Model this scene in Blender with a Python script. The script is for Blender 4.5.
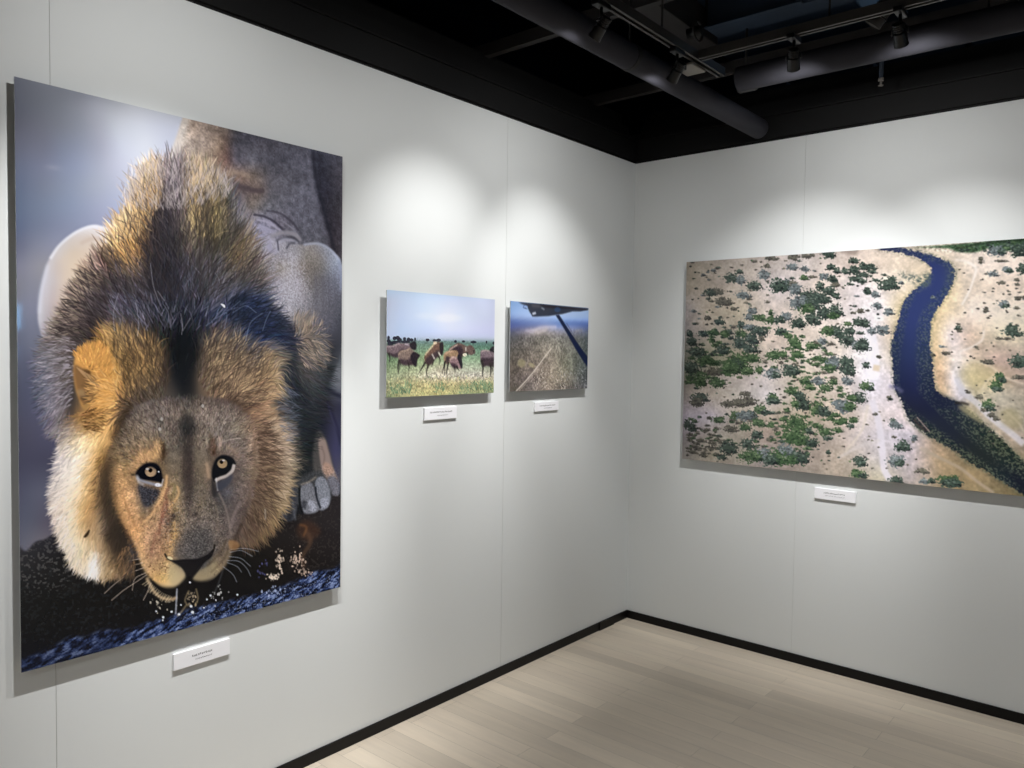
import bpy, bmesh, math, random
import numpy as np
from mathutils import Vector, Matrix

for o in list(bpy.data.objects): bpy.data.objects.remove(o, do_unlink=True)
scene = bpy.context.scene; COL = scene.collection
random.seed(4)

# ------------------------------------------------------------------ camera, world, exposure
# The corner of the two walls is the origin: wall_left is the plane x = 0 (towards -y), wall_back the plane y = 0 (towards +x).
F_PX, YAW, PITCH, ROLL = 781.825, 0.7054, -0.0411, 0.0142
CAM = Vector((2.4167, -3.9077, 1.55))
fwd = Vector((-math.sin(YAW) * math.cos(PITCH), math.cos(YAW) * math.cos(PITCH), math.sin(PITCH)))
rgt = fwd.cross(Vector((0, 0, 1))).normalized(); up = rgt.cross(fwd)
r2 = math.cos(ROLL) * rgt + math.sin(ROLL) * up; u2 = -math.sin(ROLL) * rgt + math.cos(ROLL) * up
cam_d = bpy.data.cameras.new('camera'); cam = bpy.data.objects.new('camera', cam_d); COL.objects.link(cam)
cam.matrix_world = Matrix(((r2.x, u2.x, -fwd.x, CAM.x), (r2.y, u2.y, -fwd.y, CAM.y), (r2.z, u2.z, -fwd.z, CAM.z), (0, 0, 0, 1)))
cam_d.sensor_fit = 'HORIZONTAL'; cam_d.sensor_width = 36; cam_d.lens = F_PX / 1024 * 36; cam_d.clip_start = .05
scene.camera = cam
world = bpy.data.worlds.new('world'); scene.world = world; world.use_nodes = True
world.node_tree.nodes['Background'].inputs[0].default_value = (.02, .03, .045, 1); world.node_tree.nodes['Background'].inputs[1].default_value = .12
vs = scene.view_settings; vs.view_transform = 'Standard'; vs.look = 'None'; vs.gamma = 1; vs.use_curve_mapping = False; vs.exposure = 0.0
# watts of every lamp: gallery spots as (beam, lower field, spill), added fill downlights as one figure each
LW = dict(L1=(98, 34, 15), L2=(32, 100, 5), S1=(42, 86, 10), S2=(44, 66, 13), R1=(60, 78, 11), R2=(50, 36, 13), FAR=(14, 0, 0), DA=1, DB=26, DC=82)

# ------------------------------------------------------------------ materials
def lin(h):
    c = [int(h[i:i + 2], 16) / 255 for i in (0, 2, 4)]
    return tuple((v / 12.92 if v <= .04045 else ((v + .055) / 1.055) ** 2.4) for v in c) + (1,)
def mat(name, col, rough=.6, metal=0., spec=.5, noise=0., nscale=8., bump=0., bscale=200., emit=None, estr=0.):
    m = bpy.data.materials.new(name); m.use_nodes = True; nt = m.node_tree; b = nt.nodes['Principled BSDF']
    b.inputs['Base Color'].default_value = lin(col); b.inputs['Roughness'].default_value = rough; b.inputs['Metallic'].default_value = metal
    b.inputs['Specular IOR Level'].default_value = spec
    tc = nt.nodes.new('ShaderNodeTexCoord')
    if noise:
        n = nt.nodes.new('ShaderNodeTexNoise'); n.inputs['Scale'].default_value = nscale; n.inputs['Detail'].default_value = 4
        nt.links.new(tc.outputs['Object'], n.inputs['Vector']); mx = nt.nodes.new('ShaderNodeMix'); mx.data_type = 'RGBA'
        c = lin(col); mx.inputs[6].default_value = tuple(v * (1 - noise) for v in c[:3]) + (1,); mx.inputs[7].default_value = tuple(min(1, v * (1 + noise)) for v in c[:3]) + (1,)
        nt.links.new(n.outputs['Fac'], mx.inputs[0]); nt.links.new(mx.outputs[2], b.inputs['Base Color'])
    if bump:
        n2 = nt.nodes.new('ShaderNodeTexNoise'); n2.inputs['Scale'].default_value = bscale; nt.links.new(tc.outputs['Object'], n2.inputs['Vector'])
        bp = nt.nodes.new('ShaderNodeBump'); bp.inputs['Strength'].default_value = bump; bp.inputs['Distance'].default_value = .002
        nt.links.new(n2.outputs['Fac'], bp.inputs['Height']); nt.links.new(bp.outputs['Normal'], b.inputs['Normal'])
    if emit: b.inputs['Emission Color'].default_value = lin(emit); b.inputs['Emission Strength'].default_value = estr
    return m
M_WALL = mat('painted_panel', 'dde0e0', .55, spec=.3, noise=.012, nscale=1.2, bump=.03, bscale=350)
M_SEAM = mat('seam_shadow_gap', 'b4b5b2', .8)
M_BLACK = mat('black_paint', '121212', .55, noise=.15, nscale=20)
M_BASE = mat('black_skirting', '0b0a0b', .45, spec=.25, noise=.1, nscale=30)
M_BEAM = mat('black_beam', '070708', .65, spec=.3, noise=.2, nscale=6)
M_TUBE = mat('dark_grey_duct', '34343a', .75, spec=.15, noise=.1, nscale=14)
M_STRAP = mat('black_strap', '060606', .7)
M_RAIL = mat('dark_aluminium_rail', '4c4a48', .45, metal=.5, noise=.1, nscale=40)
M_LAMP = mat('black_lamp_metal', '0e0e10', .4, metal=.2, noise=.1, nscale=60)
M_LAMPG = mat('grey_lamp_plate', '77736e', .5, noise=.05, nscale=40)
M_LENS = mat('lamp_lens', 'fff4e6', .3, emit='fff6ec', estr=9)
M_STEEL = mat('blue_light_tinted_steel', '2a394c', .65, noise=.35, nscale=5)  # bluish light of the void is put into this colour
M_DECK = mat('blue_light_tinted_deck', '10161f', .8, noise=.5, nscale=2.5)  # blue glow overhead is mixed into the deck colour
M_VOID = mat('dark_grey_frame', '2a2727', .7, noise=.3, nscale=7)
M_PANEL = mat('aluminium_composite_edge', 'c8cacc', .5)
M_LABEL = mat('white_foam_board', 'f2f2f6', .6)
M_INK = mat('black_ink', '202024', .7)
M_INKL = mat('grey_ink', '5c5c62', .7)
M_GREYW = mat('dark_grey_wall', '3c3d40', .8, noise=.05)
M_SCREEN = mat('lit_screen', '0a1420', .2, emit='7cc8ff', estr=24)
M_SCREEN2 = mat('dim_lit_screen', '0a1420', .2, emit='6aa8e8', estr=12)
def floor_mat():
    m = bpy.data.materials.new('greige_plank_floor'); m.use_nodes = True; nt = m.node_tree; b = nt.nodes['Principled BSDF']; L = nt.links.new; N = nt.nodes.new
    tc = N('ShaderNodeTexCoord'); mp = N('ShaderNodeMapping'); mp.inputs['Location'].default_value = (-.04, .036, 0); L(tc.outputs['Object'], mp.inputs['Vector'])
    br = N('ShaderNodeTexBrick'); br.offset = .5; br.inputs['Brick Width'].default_value = 1.0; br.inputs['Row Height'].default_value = .0893; br.inputs['Scale'].default_value = 1
    br.inputs['Mortar Size'].default_value = .0006; br.inputs['Mortar Smooth'].default_value = .3; br.inputs['Bias'].default_value = 0
    br.inputs['Color1'].default_value = (0, 0, 0, 1); br.inputs['Color2'].default_value = (1, 1, 1, 1); br.inputs['Mortar'].default_value = (.45, .45, .45, 1)
    L(mp.outputs[0], br.inputs['Vector'])
    ramp = N('ShaderNodeValToRGB'); e = ramp.color_ramp.elements; e[0].position = 0; e[0].color = lin('ccc0b0'); e[1].position = 1; e[1].color = lin('ddd1bf')
    x = e.new(.35); x.color = lin('d4c8b7'); x = e.new(.7); x.color = lin('d9ccbb'); L(br.outputs['Color'], ramp.inputs['Fac'])
    mp2 = N('ShaderNodeMapping'); mp2.inputs['Scale'].default_value = (1.0, 12, 1); L(tc.outputs['Object'], mp2.inputs['Vector'])
    n = N('ShaderNodeTexNoise'); n.inputs['Scale'].default_value = 2.2; n.inputs['Detail'].default_value = 6; n.inputs['Roughness'].default_value = .6; L(mp2.outputs[0], n.inputs['Vector'])
    r2_ = N('ShaderNodeValToRGB'); r2_.color_ramp.elements[0].position = .3; r2_.color_ramp.elements[0].color = (.90, .90, .90, 1); r2_.color_ramp.elements[1].position = .7; r2_.color_ramp.elements[1].color = (1.03, 1.025, 1.01, 1)
    L(n.outputs['Fac'], r2_.inputs['Fac']); mx = N('ShaderNodeMix'); mx.data_type = 'RGBA'; mx.blend_type = 'MULTIPLY'; mx.inputs[0].default_value = 1; L(ramp.outputs[0], mx.inputs[6]); L(r2_.outputs[0], mx.inputs[7])
    dk = N('ShaderNodeMix'); dk.data_type = 'RGBA'; dk.blend_type = 'MIX'; dk.inputs[7].default_value = lin('8f877b'); L(br.outputs['Fac'], dk.inputs[0]); L(mx.outputs[2], dk.inputs[6]); L(dk.outputs[2], b.inputs['Base Color'])
    b.inputs['Roughness'].default_value = .55; b.inputs['Specular IOR Level'].default_value = .35
    bp = N('ShaderNodeBump'); bp.inputs['Strength'].default_value = .2; bp.inputs['Distance'].default_value = .001; inv = N('ShaderNodeMath'); inv.operation = 'SUBTRACT'; inv.inputs[0].default_value = 1; L(br.outputs['Fac'], inv.inputs[1]); L(inv.outputs[0], bp.inputs['Height']); L(bp.outputs[0], b.inputs['Normal'])
    return m
M_FLOOR = floor_mat()
def print_mat(name, gain):
    m = bpy.data.materials.new(name); m.use_nodes = True; nt = m.node_tree; b = nt.nodes['Principled BSDF']
    a = nt.nodes.new('ShaderNodeVertexColor'); a.layer_name = 'picture'
    g = nt.nodes.new('ShaderNodeVectorMath'); g.operation = 'SCALE'; g.inputs['Scale'].default_value = gain
    nt.links.new(a.outputs['Color'], g.inputs[0]); nt.links.new(g.outputs[0], b.inputs['Base Color'])
    b.inputs['Roughness'].default_value = .045; b.inputs['Specular IOR Level'].default_value = .22
    return m

# ------------------------------------------------------------------ mesh helpers
def box(bm, a, b, bev=0.):
    v = [bm.verts.new((x, y, z)) for x in (a[0], b[0]) for y in (a[1], b[1]) for z in (a[2], b[2])]
    fs = [bm.faces.new([v[i] for i in q]) for q in ((0, 1, 3, 2), (4, 6, 7, 5), (0, 4, 5, 1), (2, 3, 7, 6), (0, 2, 6, 4), (1, 5, 7, 3))]
    if bev: bmesh.ops.bevel(bm, geom=list({e for f in fs for e in f.edges}), offset=bev, segments=2, affect='EDGES', profile=.5)
def tube(bm, p0, p1, r0, r1=None, n=24, caps=True):
    p0, p1 = Vector(p0), Vector(p1); r1 = r0 if r1 is None else r1; d = (p1 - p0).normalized()
    a = d.orthogonal().normalized(); b = d.cross(a); R = []
    for p, r in ((p0, r0), (p1, r1)): R.append([bm.verts.new(p + r * (math.cos(t) * a + math.sin(t) * b)) for t in [2 * math.pi * i / n for i in range(n)]])
    for i in range(n):
        f = bm.faces.new((R[0][i], R[0][(i + 1) % n], R[1][(i + 1) % n], R[1][i])); f.smooth = True
    if caps: bm.faces.new(R[0][::-1]); bm.faces.new(R[1])
def lathe(bm, p0, d, prof, n=28):
    """prof: (distance along d, radius) pairs, first and last closed"""
    p0 = Vector(p0); d = Vector(d).normalized(); a = d.orthogonal().normalized(); b = d.cross(a); R = []
    for s, r in prof: R.append([bm.verts.new(p0 + d * s + r * (math.cos(t) * a + math.sin(t) * b)) for t in [2 * math.pi * i / n for i in range(n)]])
    for k in range(len(R) - 1):
        for i in range(n): bm.faces.new((R[k][i], R[k][(i + 1) % n], R[k + 1][(i + 1) % n], R[k + 1][i]))
    bm.faces.new(R[0][::-1]); bm.faces.new(R[-1])
def path_tube(bm, pts, r, n=10):
    P = [Vector(p) for p in pts]; R = []
    for i, p in enumerate(P):
        d = (P[min(i + 1, len(P) - 1)] - P[max(i - 1, 0)]).normalized(); a = d.cross(Vector((0, 0, 1)))
        a = a.normalized() if a.length > .05 else Vector((1, 0, 0)); b = d.cross(a)
        R.append([bm.verts.new(p + r * (math.cos(t) * a + math.sin(t) * b)) for t in [2 * math.pi * k / n for k in range(n)]])
    for k in range(len(R) - 1):
        for i in range(n):
            f = bm.faces.new((R[k][i], R[k][(i + 1) % n], R[k + 1][(i + 1) % n], R[k + 1][i])); f.smooth = True
    bm.faces.new(R[0][::-1]); bm.faces.new(R[-1])
def obj(name, bm, m, parent=None, loc=(0, 0, 0)):
    bmesh.ops.recalc_face_normals(bm, faces=bm.faces)
    me = bpy.data.meshes.new(name); bm.to_mesh(me); bm.free()
    for x in (m if isinstance(m, (list, tuple)) else [m]): me.materials.append(x)
    o = bpy.data.objects.new(name, me); COL.objects.link(o); o.location = loc
    if parent: o.parent = parent
    return o
def struct(name, bm, m, parent=None):
    o = obj(name, bm, m, parent); o['kind'] = 'structure'; return o
def tag(o, label, cat, group=None):
    o['label'] = label; o['category'] = cat
    if group: o['group'] = group
    return o
def thing(name, label, cat, loc=(0, 0, 0), group=None):
    o = bpy.data.objects.new(name, None); COL.objects.link(o); o.location = loc; o.empty_display_size = .05
    return tag(o, label, cat, group)

# ------------------------------------------------------------------ the room shell
WH = 2.639; XR, YN = 5.6, -7.2         # wall height, far extents of the gallery
SP = .972                               # wall panel module
bm = bmesh.new(); box(bm, (-.3, YN, -.1), (XR + .1, .3, 0)); struct('floor', bm, M_FLOOR)
# wall_left: panels butted with fine shadow gaps at y = -1.125, -3.069 ...
bm = bmesh.new(); g = .0009
ys = [0, -1.125, -3.069, -5.013, YN]
for a, b in zip(ys, ys[1:]): box(bm, (-.06, b + g, 0), (0, a - (g if a else 0), WH))
w = struct('wall_left', bm, M_WALL)
bm = bmesh.new(); box(bm, (-.09, YN, 0), (-.0602, 0, WH))
for y in ys[1:-1]: box(bm, (-.059, y - g * .9, 0), (-.0012, y + g * .9, WH))
struct('seam_backing', bm, M_SEAM, w)
bm = bmesh.new(); xs = [-.06, .975, .975 + 2 * SP, .975 + 4 * SP, XR]
for i, (a, b) in enumerate(zip(xs, xs[1:])): box(bm, (a + (g * .6 if i else 0), 0, 0), (b - g * .6, .06, WH))
w = struct('wall_back', bm, M_WALL)
bm = bmesh.new(); box(bm, (-.06, .0602, 0), (XR, .09, WH))
for x in xs[1:-1]: box(bm, (x - g * .5, .0012, 0), (x + g * .5, .059, WH))
struct('seam_backing', bm, M_SEAM, w)
bm = bmesh.new(); box(bm, (XR, YN, 0), (XR + .08, .06, WH)); struct('wall_right', bm, M_GREYW)
bm = bmesh.new(); box(bm, (-.09, YN - .08, 0), (XR + .08, YN, WH)); struct('wall_front', bm, M_GREYW)
# skirting, 45 mm high, 8 mm proud
bt, bh = .008, .0448
bm = bmesh.new(); box(bm, (0, YN, 0), (bt, -bt, bh), .001); struct('baseboard_left', bm, M_BASE)
bm = bmesh.new(); box(bm, (0, -bt, 0), (XR, 0, bh), .001); struct('baseboard_back', bm, M_BASE)
bm = bmesh.new(); box(bm, (bt, -.30, 0), (bt + .006, -.155, bh + .001), .001)
t_ = struct('trim_5', bm, M_BASE); 
# black fascia beams over both walls: recessed slot, face, projecting top lip, set-back upper flange
def fascia(name, along):
    bm = bmesh.new()
    L0, L1 = (YN, 0) if along == 'y' else (0, XR)
    def bx(d0, d1, z0, z1, e=0):
        if along == 'y': box(bm, (-d1, L0, z0), (-d0, L1 + e, z1))
        else: box(bm, (L0 - e, d0, z0), (L1, d1, z1))
    bx(.010, .09, WH, WH + .013); bx(-.004, .09, WH + .013, WH + .122); bx(.002, .09, WH + .122, WH + .127); bx(-.009, .09, WH + .127, WH + .136); bx(.05, .12, WH + .136, WH + .215)
    bx(.10, .16, WH + .215, WH + .30)
    return struct(name, bm, M_BEAM)
fascia('trim_1', 'y'); fascia('trim_2', 'x')
# ceiling: dark deck far above the open grid, and the dark sides of the void
bm = bmesh.new(); box(bm, (-1.6, YN - .2, 4.05), (XR + .2, 1.7, 4.15)); struct('ceiling', bm, M_DECK)
bm = bmesh.new(); box(bm, (-1.7, YN - .2, 2.5), (-1.6, 1.7, 4.1)); box(bm, (-1.6, 1.7, 2.5), (XR + .2, 1.8, 4.1)); struct('wall_void', bm, M_DECK)

GAIN_L, GAIN_S, GAIN_R = 1.0, 1.0, 1.0      # ink density of the prints
# ------------------------------------------------------------------ picture painter (for the printed photographs)
def hexc(s):
    s = s.strip()
    if len(s) == 3: s = ''.join(c + c for c in s)
    return np.array([int(s[i:i + 2], 16) for i in (0, 2, 4)], float) / 255.0
def blur1(a, s):
    if s <= 0.05: return a
    r = max(1, int(3 * s + .5)); k = np.exp(-0.5 * (np.arange(-r, r + 1) / s) ** 2); k /= k.sum()
    p = np.pad(a, ((r, r),) + ((0, 0),) * (a.ndim - 1), mode='edge')
    o = np.zeros(a.shape)
    for i, w in enumerate(k): o += w * p[i:i + a.shape[0]]
    return o
def blur(a, s):
    b = blur1(a, s)
    ax = (1, 0) + tuple(range(2, a.ndim))
    return blur1(b.transpose(ax), s).transpose(ax)
def vnoise(shape, cell, rng, oct=1, cy=None):
    # smooth value noise in 0..1; cell = feature size in canvas pixels
    H, W = shape; out = np.zeros(shape); amp = 1.; tot = 0.
    cx = cell; cy = cy or cell
    for _ in range(oct):
        gh, gw = int(H / cy) + 4, int(W / cx) + 4
        g = rng.random((gh, gw))
        y = np.arange(H) / cy; x = np.arange(W) / cx
        yi = y.astype(int); xi = x.astype(int); fy = y - yi; fx = x - xi
        fy = fy * fy * (3 - 2 * fy); fx = fx * fx * (3 - 2 * fx)
        a = g[yi][:, xi]; b = g[yi][:, xi + 1]; c = g[yi + 1][:, xi]; d = g[yi + 1][:, xi + 1]
        fx = fx[None]; fy = fy[:, None]
        out += amp * ((a * (1 - fx) + b * fx) * (1 - fy) + (c * (1 - fx) + d * fx) * fy)
        tot += amp; amp *= .55; cx = max(cx / 2, 1.01); cy = max(cy / 2, 1.01)
    return out / tot
def homog(src, dst):
    A = []
    for (x, y), (u, v) in zip(src, dst):
        A.append([x, y, 1, 0, 0, 0, -u * x, -u * y]); A.append([0, 0, 0, x, y, 1, -v * x, -v * y])
    h = np.linalg.solve(np.array(A, float), np.array(dst, float).reshape(-1))
    return np.append(h, 1).reshape(3, 3)
def spline(pts, n=6, closed=False):
    P = np.array(pts, float)
    if len(P) < 3: 
        t = np.linspace(0, 1, n + 1)[:, None]; return P[0] * (1 - t) + P[1] * t
    if closed: Q = np.vstack([P[-1], P, P[0], P[1]])
    else: Q = np.vstack([2 * P[0] - P[1], P, 2 * P[-1] - P[-2]])
    out = []
    for i in range(len(Q) - 3):
        a, b, c, d = Q[i:i + 4]
        for t in np.linspace(0, 1, n, endpoint=False):
            out.append(.5 * (2 * b + (c - a) * t + (2 * a - 5 * b + 4 * c - d) * t * t + (3 * b - a - 3 * c + d) * t ** 3))
    if not closed: out.append(Q[-2])
    return np.array(out)
class Paint:
    """A picture drawn in sketch coordinates (corner quad `quad`, TL TR BR BL) onto a W x H canvas."""
    def __init__(s, W, H, quad, seed=1):
        s.W, s.H = W, H; s.rng = np.random.default_rng(seed)
        s.M = homog(quad, [(0, 0), (W - 1, 0), (W - 1, H - 1), (0, H - 1)]); s.Mi = np.linalg.inv(s.M)
        s.c = np.zeros((H, W, 3)); q = np.array(quad, float)
        s.sc = W / (np.hypot(*(q[1] - q[0])))          # canvas pixels per sketch unit
        yy, xx = np.mgrid[0:H, 0:W].astype(float); s.X, s.Y = s.inv(xx, yy)
    def fw(s, p):
        p = np.asarray(p, float); w = p @ s.M[:, :2].T + s.M[:, 2]; return w[..., :2] / w[..., 2:]
    def inv(s, x, y):
        p = np.stack([x, y], -1) @ s.Mi[:, :2].T + s.Mi[:, 2]; return p[..., 0] / p[..., 2], p[..., 1] / p[..., 2]
    def rows(s, txt):
        """colour field from lines 'y: x colour, x colour ...', interpolated along and between the lines"""
        R = []
        for l in txt.strip().splitlines():
            y, r = l.split(':'); it = [t.split() for t in r.split(',') if t.strip()]
            R.append((float(y), np.array([float(t[0]) for t in it]), np.array([hexc(t[1]) for t in it])))
        R.sort(key=lambda t: t[0]); ys = np.array([r[0] for r in R])
        xs = np.arange(s.X.min() - 2, s.X.max() + 3, 1.0)
        T = np.array([[np.interp(xs, r[1], r[2][:, k]) for k in range(3)] for r in R])   # rows,3,xs
        yy = np.arange(s.Y.min() - 2, s.Y.max() + 3, 1.0)
        i = np.clip(np.searchsorted(ys, yy) - 1, 0, len(ys) - 2); f = np.clip((yy - ys[i]) / (ys[i + 1] - ys[i]), 0, 1)
        G = T[i] * (1 - f)[:, None, None] + T[i + 1] * f[:, None, None]                 # y,3,x
        G = blur(G.transpose(0, 2, 1), 2.2)
        xi = np.clip((s.X - xs[0]).astype(int), 0, len(xs) - 1); yi = np.clip((s.Y - yy[0]).astype(int), 0, len(yy) - 1)
        return G[yi, xi]
    def mask(s, poly, soft=.6, smooth=True):
        P = spline(poly, 6, True) if smooth else np.array(poly, float)
        P = s.fw(P); pad = int(3 * soft * s.sc + 3)
        x0 = max(0, int(P[:, 0].min()) - pad); x1 = min(s.W, int(P[:, 0].max()) + pad + 2)
        y0 = max(0, int(P[:, 1].min()) - pad); y1 = min(s.H, int(P[:, 1].max()) + pad + 2)
        if x1 <= x0 or y1 <= y0: return None
        SS = 3; h, w = (y1 - y0) * SS, (x1 - x0) * SS
        m = np.zeros((h, w)); px = (P[:, 0] - x0 + .5) * SS; py = (P[:, 1] - y0 + .5) * SS
        n = len(P); ya = np.arange(h) + .5
        acc = np.zeros((h, w + 1))
        for i in range(n):
            xa, yb, xc, yd = px[i], py[i], px[(i + 1) % n], py[(i + 1) % n]
            if yb == yd: continue
            lo, hi = min(yb, yd), max(yb, yd)
            r = np.nonzero((ya >= lo) & (ya < hi))[0]
            if len(r) == 0: continue
            xx = xa + (ya[r] - yb) / (yd - yb) * (xc - xa)
            np.add.at(acc, (r, np.clip(np.ceil(xx - .5).astype(int), 0, w)), 1)
        m = (np.cumsum(acc, 1)[:, :w] % 2)
        m = m.reshape(y1 - y0, SS, x1 - x0, SS).mean((1, 3))
        return blur(m, soft * s.sc), (slice(y0, y1), slice(x0, x1))
    def over(s, m, sl, col, a=1.):
        col = hexc(col) if isinstance(col, str) else col
        if getattr(col, 'ndim', 1) == 3: col = col[sl]
        k = (m * a)[..., None]; s.c[sl] = s.c[sl] * (1 - k) + col * k
    def fill(s, poly, col, soft=.6, a=1., smooth=True):
        r = s.mask(poly, soft, smooth)
        if r is not None: s.over(r[0], r[1], col, a)
    def blob(s, x, y, rx, ry, col, soft=.5, a=1., rot=0., rag=None):
        c = s.fw([x, y]); R_ = (max(rx, ry) + 1.5 * soft) * (1.6 if rag is None else 2.6); k = s.W / (s.X.max() - s.X.min()) * 1.35
        w = int(R_ * k * 1.4) + 2; x0, x1 = max(0, int(c[0]) - w), min(s.W, int(c[0]) + w + 1); w2 = int(R_ * s.sc * 1.6) + 2
        y0, y1 = max(0, int(c[1]) - w2), min(s.H, int(c[1]) + w2 + 1)
        if x1 <= x0 or y1 <= y0: return
        sl = (slice(y0, y1), slice(x0, x1)); dx, dy = s.X[sl] - x, s.Y[sl] - y; cc, ss = math.cos(rot), math.sin(rot)
        d = np.sqrt(((dx * cc + dy * ss) / rx) ** 2 + ((dy * cc - dx * ss) / ry) ** 2)
        if rag is not None: d = d + (rag[sl] - .5) * 1.5
        m = np.clip((1 - d) * min(rx, ry) / max(soft * 1.6, .3) + .5, 0, 1); s.over(m * m * (3 - 2 * m), sl, col, a)
    def line(s, pts, w, col, a=1., soft=.3, taper=False, n=8):
        P = spline(pts, n); t = np.gradient(P, axis=0); t /= np.linalg.norm(t, axis=1)[:, None] + 1e-9
        nn = np.stack([-t[:, 1], t[:, 0]], 1); u = np.linspace(0, 1, len(P))[:, None]
        ww = w / 2 * ((1 - u * .85) if taper else 1.0)
        s.fill(np.vstack([P + nn * ww, (P - nn * ww)[::-1]]), col, soft, a, smooth=False)
    def flow(s, anchors):
        A = np.array(anchors, float); d = A[:, 2:4] / np.linalg.norm(A[:, 2:4], axis=1)[:, None]
        def f(p):
            w = 1 / (((p[:, None] - A[None, :, :2]) ** 2).sum(-1) + 30.) ** 1.6
            v = (w[..., None] * d[None]).sum(1); return v / (np.linalg.norm(v, axis=1)[:, None] + 1e-9)
        return f
    def fur(s, poly, fl, n, length, width=.5, jit=.12, layers=4, alpha=.9, tint=None, wob=.25, src=None, side=None, rootoff=0):
        """n tapering hairs rooted in poly, following fl, coloured like the canvas under their roots +- jit"""
        P = spline(poly, 5, True); x0, y0 = P.min(0); x1, y1 = P.max(0)
        r = s.mask(poly, .1)
        if r is None: return
        full = np.zeros((s.H, s.W)); full[r[1]] = r[0]
        base = s.c.copy() if src is None else src
        base = blur(base, 1.0)
        n = int(n * 1.6); jit *= .8; width *= .55; per = n // layers
        for L in range(-1 if length > 7 else 0, layers):
            wide = L < 0
            q = s.rng.random((int(per * 3), 2)) * [x1 - x0, y1 - y0] + [x0, y0]; c = s.fw(q)
            ok = (c[:, 0] >= 0) & (c[:, 0] < s.W - 1) & (c[:, 1] >= 0) & (c[:, 1] < s.H - 1); q = q[ok]; c = c[ok].astype(int)
            q = q[full[c[:, 1], c[:, 0]] > .5][:per // 6 if wide else per]
            if len(q) == 0: continue
            c = np.clip(s.fw(q).astype(int), 0, [s.W - 1, s.H - 1]); col = base[c[:, 1], c[:, 0]]
            br = 1 + s.rng.normal(0, jit, (len(q), 1)); col = col * br + s.rng.normal(0, jit * .07, (len(q), 3))
            if tint is not None:
                tc, tp = tint; pick = s.rng.random((len(q), 1)) < tp; col = np.where(pick, hexc(tc) * br, col)
            ln = length * (.5 + s.rng.random(len(q))); K = max(4, int(length * s.sc * 1.5 / .7)); st = ln / K
            ang = s.rng.normal(0, wob, len(q)); ca, sa = np.cos(ang), np.sin(ang); bend = s.rng.normal(0, wob * 1.2 / K, len(q))
            wb = np.zeros((s.H * s.W)); cb = np.zeros((3, s.H * s.W)); p = q.copy()
            for k in range(K):
                v = fl(p) if k % 4 == 0 else v0; v0 = v
                a2 = ang + bend * k; ca, sa = np.cos(a2), np.sin(a2)
                p = p + np.stack([v[:, 0] * ca - v[:, 1] * sa, v[:, 0] * sa + v[:, 1] * ca], 1) * st[:, None]
                g = s.fw(p); gx, gy = np.floor(g[:, 0]).astype(int), np.floor(g[:, 1]).astype(int); fx, fy = g[:, 0] - gx, g[:, 1] - gy
                tw = (1 - (k / K) ** 2) * min(1, (k + 1) / (K * .25)) 
                for dx in (0, 1):
                    for dy in (0, 1):
                        w = tw * (fx if dx else 1 - fx) * (fy if dy else 1 - fy); X = gx + dx; Y = gy + dy
                        o = (X >= 0) & (X < s.W) & (Y >= 0) & (Y < s.H); idx = Y[o] * s.W + X[o]; w = w[o]
                        wb += np.bincount(idx, w, s.H * s.W)
                        for ch in range(3): cb[ch] += np.bincount(idx, w * col[o, ch], s.H * s.W)
            wb = wb.reshape(s.H, s.W); cb = cb.reshape(3, s.H, s.W).transpose(1, 2, 0)
            if wide: wb = blur(wb, 1.3) * 1.6; cb = blur(cb, 1.3) * 1.6
            elif width > .3: wb = blur(wb, width); cb = blur(cb, width)
            A = (1 - np.exp(-1.5 * wb)) * alpha
            s.c = s.c * (1 - A[..., None]) + np.where(wb[..., None] > 1e-6, cb / (wb[..., None] + 1e-9), 0) * A[..., None]
    def speckle(s, poly, amp, cell=1.6, soft=3, col=None, thr=None, oct=2):
        r = s.mask(poly, soft)
        if r is None: return
        m, sl = r; nz = vnoise((s.H, s.W), cell * s.sc, s.rng, oct)[sl]
        if thr is not None:
            s.over(m * np.clip((nz - thr) * 12, 0, 1), sl, col, amp)
        else: s.c[sl] *= (1 + (nz - .5) * 2 * amp * m)[..., None]
LION_Q = [(14.9, 76.8), (342.0, 156.4), (340.0, 587.0), (19.6, 672.4)]
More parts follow.
